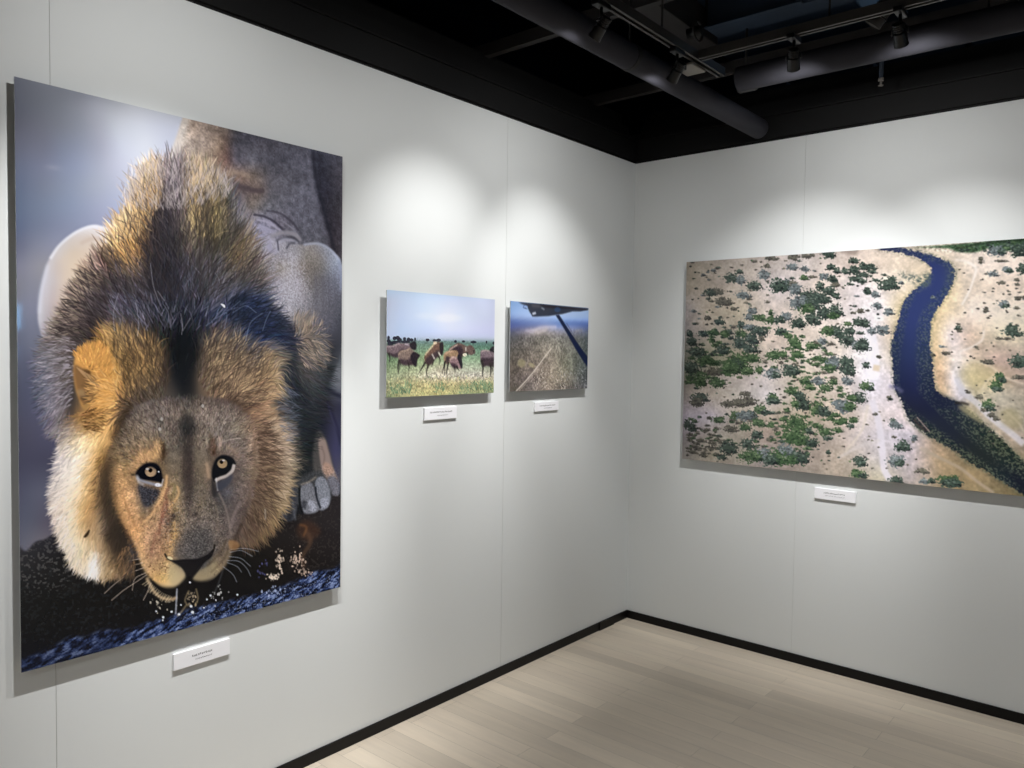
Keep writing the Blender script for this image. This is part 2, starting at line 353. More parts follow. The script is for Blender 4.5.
def paint_lion(W=480, H=720):
    P = Paint(W, H, LION_Q, 7)
    bg = P.rows('''
80: 14 7c8294,30 8b90a0,50 999fb0,70 a0a5b6
105: 14 7b8093,40 858b9a,60 8c92a0,80 9a9fae,95 b0b4c4,115 bcc0cc,135 ccd0dc
125: 14 76798c,40 7c7f90,60 828796,80 8e94a4,100 a8acbc,118 c4cad8,140 ced4e4,165 c8cee2,182 c8cee2
145: 14 767a90,45 787c90,60 7d859c,80 8a92a8,100 a0a4b8,120 c4cade,145 d4dae8,170 c4cae2
165: 14 6f7892,45 7a809a,60 7e88a4,80 8f99b5,100 a5abc0,120 c0c4da,140 d0d6ea,165 c4c8e0
185: 14 667290,45 7a8298,70 8893ac,95 a0a8bc,120 b4bad2,140 c0c8e0
205: 14 64728e,40 74809a,70 8592ae,100 9fa6c2,120 aab4d4,130 b0b8d8
225: 14 606c8c,35 707a94,60 8088a4,90 9098b6,110 a4a8c8
245: 14 666c86,35 80849a,55 8c90a8
265: 14 80829a,40 94949e
285: 14 80828f,30 85889a,42 8a8c9c
305: 14 7c7f92,30 80839a
325: 14 6c7086,30 74788e,50 74788e
345: 14 60667c,30 6a6f84,45 70707f
365: 14 585e74,30 585a70,50 64667a
385: 14 505468,30 50546c,45 60647a
405: 14 4c4f62,30 50526a,45 565a72
430: 14 4a4a5c,30 4c4c60,50 50506a
460: 14 45465a,30 45455a,50 454559
490: 14 4b4c62,30 55586c,45 5a5c70
520: 14 52566a,30 54586a,45 544f60
545: 14 5c5f72,40 6e6a74,70 5c5a66''')
    P.c[:] = blur(bg, 4)
    # dull out of focus wash behind the lion's right side
    dk = P.rows('''
330: 262 6a5e5c,280 7a7078,295 7a7078,315 666470,330 585866,341 464854
345: 250 2c3450,280 343654,300 5a5558,315 505258,326 24282e,341 484c56
365: 265 4a4c4c,285 2c3036,300 48484a,315 3c3f44,328 1c2024,341 6a6e78
385: 270 3c4048,290 1c2028,310 383c40,325 2e3238,333 5a5e6c,341 70747e
405: 270 50504e,285 22262e,305 2a2e32,325 2a2c34,341 34344a
425: 275 3a3a3c,290 262c34,310 22262a,325 26283a,335 3c3c58,341 34364e
450: 290 20262a,305 1c2022,318 22242a,326 34344a,335 3e3e62,341 3a3c58
480: 290 1e2224,305 25282c,318 2c2c30,338 505060,341 6a605c
500: 290 1a1c20,341 1e1c22''')
    P.fill([(250, 325), (345, 325), (345, 480), (338, 500), (250, 520), (240, 400)], dk, 2)
    body = P.rows('''
118: 184 cdbfb4,192 c0a898,200 a8968a,215 a08c82,225 80706a,235 505058,250 505060
128: 184 cdbfb4,192 c0a898,200 a8968a,215 a08c82,225 80706a,235 505058,250 505060,280 44444e
145: 174 dcd2cc,183 c8bab0,190 b8a89e,205 a8968c,218 94806f,225 6c5750,233 55535e,245 605f6c,262 55535e,290 4c4c58,308 44444e,313 2e2f3a,341 34343e
160: 168 ddd4d0,180 b8a8a0,190 a89a8c,200 a0907f,215 8c7466,226 6e5450,235 666270,250 6a6976,270 50505c,300 555563,310 484854,316 2c2d38,341 34343c
175: 165 b0a6a8,180 9c8f90,200 8f8076,222 a08a78,232 8a7364,240 80695e,252 75675f,270 5c5a64,295 565662,312 4a4a56,317 2a2b36,341 38363e
190: 200 7a7078,230 5a5054,245 64585a,258 75655f,270 62606a,300 5e5e6c,314 565664,320 2c2c38,341 38363e
205: 235 6c6a7c,250 70665f,265 606068,290 60606e,315 5c5c6a,322 2c2c36,341 3a383e
222: 245 8a869a,262 8a88a0,280 605c6a,300 5c5c6a,319 5c5c6a,326 2c2a34,341 3c3840
240: 262 8c8aa0,290 66646f,300 5c5c68,323 5c5c68,330 302c34,341 403c44
262: 262 8c8aa0,300 5c5c68,326 5a5a66,332 332e36,341 403c44''')
    P.fill([(185, 110), (177, 135), (168, 160), (150, 185), (160, 300), (345, 300), (345, 100)], body, .8, smooth=False)
    P.fill([(184, 118), (188, 116), (182, 140), (174, 160), (166, 166), (175, 140)], 'e4dcd8', 1.5, .6)
    hind = [(190, 118), (345, 140), (345, 262), (240, 250), (200, 190)]
    P.speckle(hind, .16, 1.6); P.speckle(hind, .14, 5, oct=1)
    P.line([(231, 183), (243, 187), (254, 190), (264, 190)], 5, '453c42', .75, 1.2)
    P.line([(228, 172), (240, 173), (250, 177)], 4, 'a89484', .5, 1.5)
    # wrinkles behind the shoulder
    for pts, w, c, a in [([(253, 214), (264, 216), (275, 222), (285, 232)], 2.2, '34323e', .8), ([(266, 210), (280, 213), (292, 222), (298, 230)], 2, '3c3a46', .7),
                         ([(256, 219), (268, 222), (280, 230)], 2, 'a09eb4', .7), ([(280, 219), (292, 228), (298, 236)], 1.2, '8a8898', .6),
                         ([(258, 225), (268, 230), (276, 232)], 5, '9c9ab4', .6)]: P.line(pts, w, c, a, .6)
    P.line([(312, 150), (315, 175), (322, 205), (331, 238), (334, 250)], 3.2, '20212a', .6, 1.2)
    P.line([(307, 155), (312, 190), (320, 218), (328, 240)], 3, '6c6c7c', .35, 1.5)
    # near shoulder on the right
    rs = P.rows('''
236: 262 9c9ab0,280 9c9aac,300 8a8890
246: 265 9a98a8,280 9a98a4,295 8a8890,310 86807f,325 868a9a
255: 240 8a7460,265 9a94a0,280 8e8a96,295 a09ea8,305 86807c,318 86807f,328 868a9a,338 98a0b4
265: 240 8a7460,255 8a7c72,268 8c8794,280 908880,292 a8a4ac,302 7c726c,320 74706f,333 8890a4,341 8890a8
280: 240 7a6858,255 877c74,270 9490a0,285 a8a4ae,298 a4a0ac,308 76706e,325 666672,338 74788c
295: 245 6a625c,258 857a70,275 9a98a6,290 a4a2ae,302 98949e,313 74727a,330 6a6a78,341 5a5c6a
310: 250 5f5650,262 8a8076,280 a6a2ac,295 8c8a94,310 787680,330 60606c,341 50525e
325: 262 6a5e5c,280 7a7078,295 8a8078,305 80705f,315 666470,330 585866,341 464854
345: 285 403c44,295 6a6058,310 66605c,320 5a5a5c,330 2e3038,341 40424c
365: 285 2c3036,300 54504e,315 46484c,326 24282c,341 585c66
385: 290 1c2028,310 383c40,325 2e3238''')
    P.fill([(240, 250), (262, 236), (285, 241), (302, 244), (314, 242), (326, 246), (336, 254), (341, 262), (346, 290), (343, 335), (330, 380), (300, 390), (280, 340), (240, 300)], rs, 1)
    sh = [(248, 245), (320, 243), (338, 255), (340, 320), (310, 335), (255, 320)]
    P.speckle(sh, .17, 1.3); P.speckle([(262, 262), (300, 255), (310, 300), (295, 325), (262, 315)], .35, 1.5, col='c8c6d4', thr=.54)
    P.line([(270, 236), (282, 232), (294, 234), (300, 241)], 4.5, '8e8b96', .8, 1.0)      # skin folds
    P.line([(275, 240), (284, 238), (293, 237), (299, 242)], 1.8, '34343f', .75, .9)
    P.line([(277, 252), (277, 244), (283, 239), (291, 240), (297, 243)], 3, 'a2a2b4', .75, 1.0)
    P.line([(286, 248), (289, 243), (295, 242)], 2, '3a3a46', .7, .9)
    P.line([(268, 240), (270, 249), (276, 251)], 5, '9a98b0', .8, 1)
    P.line([(277, 240), (278, 250)], 1.5, '3c3a48', .7, .5)
    P.line([(303, 244), (318, 243), (330, 249), (338, 259)], 2.2, 'a4acc4', .7, .8)
    P.line([(338, 259), (340.5, 275), (340, 290)], 2, '8c96b4', .6, .8)
    for x in (315, 322, 328, 334): P.line([(x, 275), (x + 1, 300), (x - 1, 325)], 2.4, '555562', .35, 1.2)
    # far shoulder on the left
    ls = P.rows('''
225: 58 c8c8d8,80 dcdce8,105 e8e4ee
235: 55 bcc0d0,70 ccc4c4,90 d4c6bc,105 e4dce4,115 ddd0cc
250: 45 c4c4d4,58 ccc4c4,72 d0c0b0,90 dcc8b8,105 dcc4ac
265: 42 ccccdc,55 c8bcb8,70 dcc8b4,90 e4c8a8,105 d8b490
280: 40 ccccdc,52 c4bcc0,65 d8c4b4,80 dcc8b0,92 c8a888
300: 38 c8c8d4,50 c0b4b8,60 ccb8ac,75 c0a898,90 a08874
320: 37 c4c4d0,46 b0a8b0,55 a89890,68 b8a08c,85 80706a
340: 40 a4a0ac,48 80787c,60 8c7c74,75 6a605c''')
    P.fill([(37.5, 315), (40, 290), (46, 265), (53, 252), (62, 242), (76, 231), (92, 225), (104, 227), (116, 230), (125, 250), (110, 330), (60, 345), (44, 338), (40, 330)], ls, .8)
    P.line([(50, 258), (60, 244), (76, 231.5), (92, 225.5), (105, 227.5), (114, 230)], 2.4, 'eef0fa', .8, .7)
    P.line([(39, 312), (41, 290), (48, 264)], 3, 'd4d8e8', .6, 1.2)
    P.line([(80, 243), (92, 238), (104, 240)], 3, 'c0ab9c', .5, 1.2); P.line([(60, 262), (72, 254), (88, 252)], 5, 'd8c4b0', .4, 2)
    # mud bank
    mud = P.rows('''
535: 18 34343c,60 24242c,110 1e1a1a,240 1c1a1a,341 2a2628
560: 18 2c2c30,60 1c1c1e,110 161414,240 141414,300 1c1818,341 1e1c1e
600: 18 141618,60 101214,110 101012,240 101014,341 141418
670: 18 0c0e14,341 101424''')
    P.fill([(10, 556), (25, 550), (34, 541), (44, 538), (55, 533), (75, 540), (110, 560), (230, 545), (262, 530), (272, 512), (290, 514), (305, 512), (322, 506), (345, 500), (345, 700), (10, 700)], mud, .8)
    P.speckle([(18, 550), (40, 540), (70, 545), (80, 570), (60, 590), (20, 590)], .5, 1.8, 5, '605e5e', .6)
    P.speckle([(18, 560), (110, 570), (150, 600), (130, 630), (18, 650)], .5, 2.2, 8, '24282c', .62)
    P.speckle([(285, 520), (341, 505), (341, 560), (300, 570), (285, 560)], .5, 2.2, 5, '3c3634', .6)
    P.fill([(296, 527), (305, 519), (316, 524), (320, 533), (308, 541), (298, 536)], '4a3226', 2.5, .6)
    P.line([(299, 524), (306, 527), (303, 536)], 2, '8a5a34', .6, 1)
    P.line([(306, 530), (310, 542), (302, 556), (304, 568)], 4, '6a4c38', .5, 1.5)
    # the far legs and paws on the right
    P.fill([(317, 430), (326, 440), (333, 468), (330, 485), (316, 482), (312, 455)], '54504e', 1.5, .8)
    P.fill([(318, 440), (324, 438), (328, 450), (332, 465), (337, 478), (338, 494), (331, 492), (324, 478), (320, 462)], '8c7a74', 1)
    P.fill([(323, 462), (330, 464), (333, 472), (324, 474)], 'b08c78', 1, .7)
    P.fill([(327, 478), (334, 476), (339, 484), (339, 494), (333, 495), (328, 488)], '646878', .8, .8)
    P.line([(321, 445), (324, 455), (323, 464)], 1.2, '5a4a48', .5, 1.0)
    P.fill([(282, 484), (300, 476), (318, 470), (327, 480), (330, 500), (300, 505), (284, 500)], '3e4044', 1.5, .9)
    for q, c in [([(281, 490), (294, 486), (297, 500), (294, 518), (284, 520), (280, 508)], '3c3e46'), ([(300, 487), (310, 482), (316, 494), (319, 508), (312, 513), (303, 512), (300, 500)], '70727c'),
                 ([(315, 480), (322, 476), (328, 484), (330, 500), (326, 508), (319, 509), (316, 494)], '787c88')]: P.fill(q, c, .8)
    P.line([(315, 486), (316, 496), (320, 508)], 2, '1c1e26', .85, .6); P.line([(299, 486), (299, 500), (302, 514)], 2.2, '15171c', .9, .6)
    P.line([(287, 500), (290, 510), (288, 520)], 5, '1c1e24', .6, 1.2); P.line([(304, 500), (303, 508)], 5, '2c2e36', .7, 1)
    P.fill([(308, 500), (314, 502), (316, 509), (310, 511)], 'a4a8ba', 1, .7); P.fill([(322, 498), (328, 498), (327, 506), (321, 507)], '9ca0b2', 1, .7)
    P.line([(300, 484), (309, 481), (316, 476)], 2, '94887c', .6, .8); P.line([(280, 488), (279, 500), (282, 518)], 1.4, '747882', .6, .6); P.line([(292, 500), (295, 520)], 2, '5a5e68', .6, .8)
    P.speckle([(282, 470), (340, 470), (335, 510), (284, 518)], .22, 1.2)
    P.line([(333, 385), (336, 378), (341, 365)], 9, '70747e', .8, 2); P.line([(322, 386), (332, 392), (341, 396)], 4, '1e2030', .8, 1.5)
    P.line([(328, 405), (333, 420), (340, 436)], 1.6, '4c4c66', .7, .8); P.line([(326, 400), (336, 425), (341, 445)], 3, '20203a', .6, 1.2)
    # water
    wt = [(18, 663), (30, 655), (45, 650), (58, 643), (70, 636), (85, 637), (100, 630), (128, 629), (150, 621), (168, 617), (185, 610), (210, 604), (240, 598), (262, 592), (282, 586), (300, 578), (315, 571), (330, 570), (345, 566), (345, 610), (18, 700)]
    # streaks rise to the right: shear the noise rows
    sh_ = (np.arange(H)[:, None] + (np.arange(W)[None] * .32)).astype(int)
    nz = vnoise((H * 2, W), 6 * P.sc, P.rng, 4, 2.6 * P.sc)[np.clip(sh_, 0, 2 * H - 1), np.arange(W)[None]]
    t = np.clip((nz - .36) * 2.7, 0, 1)[..., None]
    wc = np.where(t < .5, hexc('0c1224') * (1 - 2 * t) + hexc('2c3e6e') * 2 * t, hexc('2c3e6e') * (2 - 2 * t) + hexc('7486b4') * (2 * t - 1))
    P.fill(wt, wc, 1.5, .95)
    P.speckle([(185, 612), (250, 597), (300, 582), (341, 570), (341, 585), (200, 625)], .45, 1.3, 3, 'a8b8e0', .66)
    P.fill([(18, 640), (60, 645), (110, 628), (110, 655), (18, 680)], '0c1020', 6, .35)
    for x, y in [(248, 546), (282, 550), (281, 560), (299, 556), (301, 566), (276, 574), (266, 577), (304, 573)]:
        pass
    for c0, sp, n_, col in [((279, 560), (3.5, 9), 60, 'c8b4a4'), ((297, 560), (6, 9), 70, 'c0a898'), ((273, 577), (6, 3), 55, 'd8c8b8'), ((305, 573), (5, 3.5), 30, 'b8a090'), ((190, 596), (6, 7), 45, '9c8c74'),
                            ((262, 570), (6, 10), 20, '4a4a7a'), ((275, 590), (9, 4), 30, '9aa8cc'), ((160, 604), (14, 8), 22, 'b0a898'), ((214, 592), (10, 9), 18, 'c0c0c0')]:
        for _ in range(n_):
            x = c0[0] + P.rng.normal(0, sp[0] * .6); y = c0[1] + P.rng.normal(0, sp[1] * .6); rr = .4 + P.rng.random() * .6
            P.blob(x, y, rr, rr * (.8 + P.rng.random()), col, .3, .35 + .55 * P.rng.random())
    return P
def paint_lion2(P):
    W, H = P.W, P.H
    # ---------------- the mane; the blue sheen on its right is a painted reflection
    mane = P.rows('''
160: 140 e0cdbb,155 e3cbb0,165 a0948f,180 8c8288,190 a09488,205 a09488,225 707080
172: 136 e8dccc,155 e0c4a4,164 9a8c8e,180 8c8288,188 c0a890,205 bca792,215 9a9092,225 707080
185: 132 e8d4c4,142 e0c098,150 dcb88c,158 c09a72,165 7a7078,180 6c646c,187 c0a27c,198 d0b48c,210 c0a88a,218 8a8484,228 555868
205: 126 f0e0d0,133 dcb688,148 dca868,155 b08858,163 6a5f60,178 5e5862,189 988060,196 b89868,204 6a5c50,212 a08858,220 8c7c62,228 505460,240 707088
225: 118 f0dcc4,125 ecc890,135 d0a068,145 c89a60,151 7a6450,162 4a444a,180 5c5454,191 a89068,199 94805c,206 4c4238,213 8c7a50,222 706650,235 6c6a70,245 7a7684
245: 108 e8c8a0,118 f0c080,128 e0a862,138 b48654,147 6a5440,158 3e3a40,175 4a4646,188 786a5c,200 6a5f50,208 44403e,215 6c6246,225 50504c,238 8a7456,250 847a76
260: 98 c0a094,108 5c4840,117 b08850,130 d8a468,141 a07a50,149 4c4040,165 3a383e,185 4a464a,200 5c5650,215 4c4a4a,228 846c4c,242 7c6a54,255 74686c
280: 84 c0a890,96 8c7868,104 544844,115 4a4448,130 5c504a,145 504848,160 34343c,175 444450,190 44444e,205 4c4a50,220 605c60,235 5a5654,250 6a6058,258 7a7068
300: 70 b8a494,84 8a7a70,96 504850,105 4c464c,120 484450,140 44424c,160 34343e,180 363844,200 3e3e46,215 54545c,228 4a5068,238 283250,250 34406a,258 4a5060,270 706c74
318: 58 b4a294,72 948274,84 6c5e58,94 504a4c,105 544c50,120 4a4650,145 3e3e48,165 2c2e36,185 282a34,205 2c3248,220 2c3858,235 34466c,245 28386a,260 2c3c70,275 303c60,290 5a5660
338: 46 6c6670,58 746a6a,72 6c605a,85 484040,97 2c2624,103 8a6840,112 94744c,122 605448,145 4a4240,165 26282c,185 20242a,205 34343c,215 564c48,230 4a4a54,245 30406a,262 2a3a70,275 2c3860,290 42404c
355: 38 60667a,48 6a6a74,60 5e585a,72 504644,80 3a302c,103 c08c48,118 b08a50,130 94734a,145 8a6c48,160 4a3e34,172 1e2024,190 1e2226,202 5c5044,215 7a6854,228 6c5e50,240 5a5048,252 444858,264 8c7454,272 4a4a48,290 2c3036
375: 38 505870,48 565a6c,60 6c6468,70 4c4644,100 dc9c50,115 cc9448,130 a07a48,145 8c7048,158 5c4c40,172 2a2a2c,185 20242a,198 6a5848,212 88725a,228 8c745c,245 806a54,258 8a6e50,269 b89a74,277 8a7c70,283 2a2e38
395: 38 505870,48 585a6c,60 6a626c,71 3c3838,98 e0a85c,112 e0a458,125 a88050,140 6a5c50,160 5a5048,180 3a3838,195 4c443e,210 7c6450,225 8a705a,240 9a7c60,255 94765c,265 a88868,273 5c5448,280 303640
413: 42 505870,52 5c5a68,62 7c7270,70 4c4038,82 a07850,95 e0ac68,110 ecb46c,118 b08450,125 4c4038,140 544c48,235 5c4a3e,242 6c5444,255 94745a,265 b09070,275 7a6e60,282 343a42
432: 46 50506a,58 7c7680,68 c8b8ac,80 dcc4a4,88 f0d8b0,100 f0c080,110 e0ac68,116 7c5c3c,121 4c4038,240 5c4a3e,248 846a54,260 ac886a,270 d0b092,279 a08c78,286 34383c
452: 50 50506a,60 a09aa4,68 dcd2cc,78 f8ecdf,88 f4dcb8,96 dca866,103 94703f,110 604a34,240 8c7058,252 a07c60,263 94745c,273 c0a284,282 9c8a78,288 34383c
475: 50 50506a,58 a09698,66 e4d8cc,78 f4e6d4,85 e4c490,95 cc9c60,100 5a4836,110 504438,118 8a7050,240 80685a,250 907258,262 8c7054,275 b09470,284 a08c70,290 2c3030
500: 46 544f60,53 b0a098,62 e4d2c0,74 e8d8be,82 d8b078,92 c09058,99 84684a,104 40382c,112 38342c,122 8c6c4c,240 6c5c54,250 7a664c,265 8a7050,278 a08864,284 7c6c54,290 2c2c2c
520: 54 94888c,62 dccab4,72 e4d8c4,80 d4b07c,90 b48c60,100 a48a6c,108 4c4038,118 34302a,240 5c4c48,250 6c5640,262 806648,272 8c7454,280 6c5c48
540: 58 a89a8c,67 d4c6ac,78 e0d2b8,88 d0b48c,97 bc9c74,107 80684c,116 4a3c32,125 2e2824,235 5c4a40,250 5c4a38,262 6c5640,270 5c4a38
560: 68 a08c70,78 d0be9c,86 dccab0,91 f0eef0,97 d8ccc0,106 ac9068,118 846848,130 745a40,235 4c3a30,250 4a3a2e,260 4a3c30
574: 80 a88c68,92 e0d8d4,100 c4a880,112 a88a60,125 8a6c50''')
    snap = mane.copy()
    M1 = [(130, 212), (136, 190), (147, 174), (160, 167), (175, 165), (190, 168), (208, 173), (220, 186), (230, 205), (242, 228), (250, 250), (256, 270), (262, 292), (275, 308), (292, 325), (296, 345), (290, 380), (280, 400), (278, 430), (284, 455), (285, 480), (278, 510), (262, 535), (245, 545), (230, 540), (150, 480), (128, 545), (128, 570), (108, 570), (92, 572), (78, 562), (66, 540), (58, 515), (56, 490), (60, 465), (66, 440), (60, 425), (52, 412), (46, 395), (45, 370), (50, 350), (62, 335), (75, 315), (85, 295), (95, 275), (103, 258), (110, 245), (116, 232), (124, 222)]
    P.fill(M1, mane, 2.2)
    fl = P.flow([(180, 190, 0, -1), (145, 190, -.25, -1), (215, 190, .2, -1), (150, 230, -.35, -1), (200, 230, .15, -1), (125, 245, -.5, -1), (240, 250, .55, -.8), (180, 290, 0, -1), (130, 290, -.45, -.9),
                 (95, 285, -.75, -.7), (230, 300, .7, -.7), (262, 300, .9, -.4), (100, 320, -.75, -.7), (70, 325, -1, -.25), (55, 350, -1, 0.15), (60, 385, -.9, .45), (60, 415, -.6, .8), (90, 350, -.8, -.6), (115, 345, -.2, -1),
                 (120, 380, -.1, -1), (150, 360, -.2, -1), (200, 350, .35, -1), (225, 350, .6, -.8), (250, 370, .7, -.7), (268, 365, .5, -.9), (285, 345, 1, .2), (290, 380, .5, .8), (230, 385, .5, -.85), (255, 400, .9, -.3), (262, 425, 1, .0),
                 (270, 460, 1, .15), (268, 490, .9, .5), (255, 525, .4, .9), (100, 410, -.6, .4), (85, 430, -.7, .6), (105, 440, -.4, .9), (75, 460, -.7, .7), (62, 490, -.85, .5), (85, 500, -.6, .8), (68, 530, -.6, .8), (90, 550, -.2, 1), (110, 545, -.35, .9), (112, 490, -.3, .9), (120, 520, -.4, .9)])
    top = [(130, 215), (138, 188), (150, 172), (175, 166), (205, 172), (225, 195), (250, 250), (262, 295), (240, 330), (215, 345), (190, 370), (160, 365), (120, 350), (95, 325), (80, 310), (98, 270), (116, 235)]
    P.fur(top, fl, 5600, 19, .35, .32, 5, .8, src=snap, wob=.22)
    P.fur([(95, 285), (120, 265), (200, 262), (245, 280), (230, 325), (150, 330), (95, 330), (80, 320)], fl, 500, 14, .2, .22, 2, .4, tint=('8a86a0', .4), src=snap, wob=.3)
    P.fur([(150, 200), (165, 190), (178, 250), (175, 300), (150, 290), (145, 250)], fl, 700, 14, .4, .2, 2, .6, tint=('2a2830', .7), src=snap)
    P.fur([(132, 205), (140, 182), (158, 168), (160, 200), (140, 235), (120, 240)], fl, 500, 12, .35, .15, 2, .7, tint=('f4d49c', .4), src=snap)
    P.fur([(186, 175), (215, 182), (222, 230), (205, 240), (190, 230)], fl, 500, 15, .35, .2, 2, .65, tint=('d4b880', .35), src=snap)
    P.fur([(130, 215), (140, 185), (160, 170), (200, 172), (222, 190), (245, 245), (255, 290), (200, 300), (130, 300), (100, 280), (115, 240)], fl, 1200, 15, .35, .25, 3, .45, tint=('3a3436', .7), src=snap, wob=.3)
    P.fur([(195, 200), (225, 200), (235, 240), (215, 255), (198, 240)], fl, 200, 16, .25, .25, 2, .4, tint=('38342e', .8), src=snap, wob=.25)
    P.fur([(135, 168), (215, 172), (225, 200), (130, 210)], fl, 420, 11, .2, .15, 2, .5, tint=('b4a8a8', .7), src=snap, wob=.3)
    P.fill([(228, 300), (262, 302), (284, 322), (284, 340), (255, 338), (232, 322)], '2a3048', 6, .55)  # part of the bluish reflection painted into the mane
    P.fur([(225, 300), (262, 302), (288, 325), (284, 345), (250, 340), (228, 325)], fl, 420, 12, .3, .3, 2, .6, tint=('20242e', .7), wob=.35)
    # left fringe over the shoulder and the background
    P.fur([(100, 265), (112, 290), (100, 335), (76, 345), (70, 400), (62, 430), (48, 405), (44, 370), (50, 345), (66, 320), (84, 290)], fl, 2600, 15, .4, .30, 4, .8, src=snap, wob=.25)
    P.fur([(84, 280), (100, 270), (108, 320), (74, 345), (60, 335)], fl, 420, 13, .35, .2, 2, .75, tint=('3c3436', .55), src=snap)
    P.fur([(48, 350), (75, 340), (72, 400), (55, 410), (45, 385)], fl, 500, 12, .35, .2, 2, .5, tint=('a8a0ac', .4), src=snap)
    # lit side of the neck and cheek
    P.fur([(66, 438), (80, 425), (100, 412), (118, 420), (108, 455), (100, 500), (110, 540), (125, 560), (105, 570), (80, 560), (62, 525), (56, 495), (60, 460)], fl, 3000, 12, .45, .12, 4, .7, src=snap, wob=.2)
    P.fur([(66, 440), (72, 450), (66, 490), (68, 530), (84, 562), (74, 560), (60, 525), (55, 495), (60, 460)], fl, 480, 11, .3, .1, 2, .8, tint=('e8dcd4', .5), src=snap, wob=.3)
    P.fur([(96, 470), (106, 450), (115, 480), (122, 540), (108, 530), (100, 505)], fl, 600, 10, .4, .3, 2, .7, src=snap)
    # right side: brown cheek ruff, dark mane behind
    P.fur([(246, 420), (262, 408), (276, 430), (284, 460), (282, 490), (268, 525), (240, 542), (236, 520), (244, 480)], fl, 2600, 13, .4, .22, 4, .75, src=snap, wob=.22)
    P.fur([(268, 420), (280, 440), (286, 470), (280, 500), (272, 500), (274, 460)], fl, 380, 9, .3, .1, 2, .7, tint=('c8b094', .3), src=snap, wob=.3)
    P.fur([(262, 340), (300, 335), (325, 360), (322, 400), (305, 450), (288, 470), (280, 430), (272, 390)], fl, 1400, 12, .4, .3, 3, .55, src=P.c.copy())
    P.fur([(275, 385), (290, 385), (290, 430), (282, 440), (276, 415)], fl, 200, 10, .3, .2, 1, .5, tint=('6c7488', .5))
    P.fur([(292, 320), (312, 318), (325, 340), (320, 365), (300, 360)], P.flow([(305, 320, .3, -1), (315, 350, .8, .6)]), 420, 9, .35, .25, 2, .7, tint=('9c8878', .4))
    # crown tufts: gold on the left, brown on the right, black parting
    P.fur([(100, 350), (112, 335), (140, 342), (160, 352), (166, 385), (150, 410), (118, 415), (104, 395)], fl, 1800, 17, .35, .30, 4, .8, src=snap, wob=.25)
    P.fur([(100, 345), (125, 335), (160, 352), (158, 385), (125, 390), (104, 390)], fl, 420, 14, .3, .15, 2, .6, tint=('dcae6c', .5), src=snap, wob=.3)
    P.fur([(198, 345), (225, 335), (250, 350), (268, 345), (274, 362), (268, 395), (245, 410), (215, 400), (197, 380)], fl, 1800, 17, .35, .30, 4, .8, src=snap, wob=.25)
    P.fur([(200, 345), (230, 340), (262, 350), (270, 370), (260, 400), (220, 395)], fl, 380, 15, .3, .15, 2, .6, tint=('c4a67e', .5), src=snap, wob=.3)
    P.fur([(112, 345), (140, 342), (165, 356), (166, 390), (145, 412), (124, 412), (122, 380)], fl, 420, 14, .3, .25, 3, .4, tint=('40342a', .8), src=snap, wob=.35)
    P.fur([(198, 350), (235, 342), (262, 352), (266, 385), (250, 408), (215, 402)], fl, 400, 14, .3, .25, 3, .4, tint=('3c302a', .8), src=snap, wob=.35)
    P.fill([(172, 335), (184, 328), (196, 334), (200, 352), (196, 372), (194, 392), (186, 400), (178, 390), (172, 365), (168, 350)], '15181c', 3.5, .6)
    for pts in ([(150, 262), (153, 285), (160, 305)], [(180, 312), (182, 325), (181, 334)], [(190, 317), (182, 330)], [(135, 300), (138, 320), (137, 335)], [(142, 312), (147, 330)], [(157, 290), (164, 300)], [(118, 292), (113, 312), (114, 330)]):
        P.line(pts, .7, 'a8a4b4', .55, .3)
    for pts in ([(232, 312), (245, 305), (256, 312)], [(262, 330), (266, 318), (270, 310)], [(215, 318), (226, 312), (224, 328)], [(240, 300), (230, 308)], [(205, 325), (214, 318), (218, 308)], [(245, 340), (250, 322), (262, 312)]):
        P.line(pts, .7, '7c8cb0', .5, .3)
    P.fill([(220, 303), (224, 304), (224, 307)], 'e8e8f0', .3, .9)
    # near ear
    P.fill([(73.5, 362), (76, 352), (84, 345), (95, 342.5), (103, 346), (108, 358), (112, 380), (112, 400), (100, 412), (84, 408), (78, 396), (74, 380)], 'd89a50', 1)
    P.fill([(74, 364), (80, 366), (90, 372), (98, 382), (99, 392), (94, 402), (84, 405), (78, 394), (74, 378)], '84603c', 1, .95)
    P.fill([(84, 368), (92, 372), (99, 382), (100, 390), (92, 384), (84, 376)], '5a4026', 1.2, .8); P.fill([(76, 390), (82, 388), (86, 394), (82, 398)], 'a08058', 1, .8)
    P.fill([(82, 405), (88, 399), (96, 402), (96, 408), (86, 411)], 'b08850', 1, .8); P.line([(80, 397), (86, 397), (97, 396)], 3, '3a2c20', .8, 1.2)
    ef = P.flow([(80, 355, -.5, -1), (100, 355, .3, -1), (90, 380, .8, .6), (110, 380, .4, -1)])
    P.speckle([(76, 358), (84, 346), (100, 345), (110, 360), (112, 400), (96, 400), (84, 364)], .22, 1.6, 2)
    P.fur([(76, 358), (84, 348), (98, 346), (108, 362), (108, 378), (96, 374), (84, 364)], ef, 700, 7, .3, .22, 3, .7)
    for i in range(7): P.line([(76 + i * 2, 366 + i * 1.2), (86 + i * 2, 377 + i), (97 + i, 384 + i * .8)], 1, 'd4a878', .55, .3)
    P.fur([(92, 380), (112, 378), (114, 412), (98, 418), (94, 400)], P.flow([(100, 400, -.8, .2), (105, 380, -.6, -.4)]), 500, 9, .4, .14, 3, .8, tint=('e4ac64', .4))
    P.fill([(76, 410), (86, 405), (95, 412), (98, 422), (88, 430), (80, 424)], '98703f', 2.5, .55)
    P.fur([(64, 438), (70, 420), (84, 410), (98, 416), (104, 428), (88, 445), (70, 450)], P.flow([(80, 430, -.8, .7), (68, 425, -.9, .5)]), 700, 10, .4, .2, 3, .8)
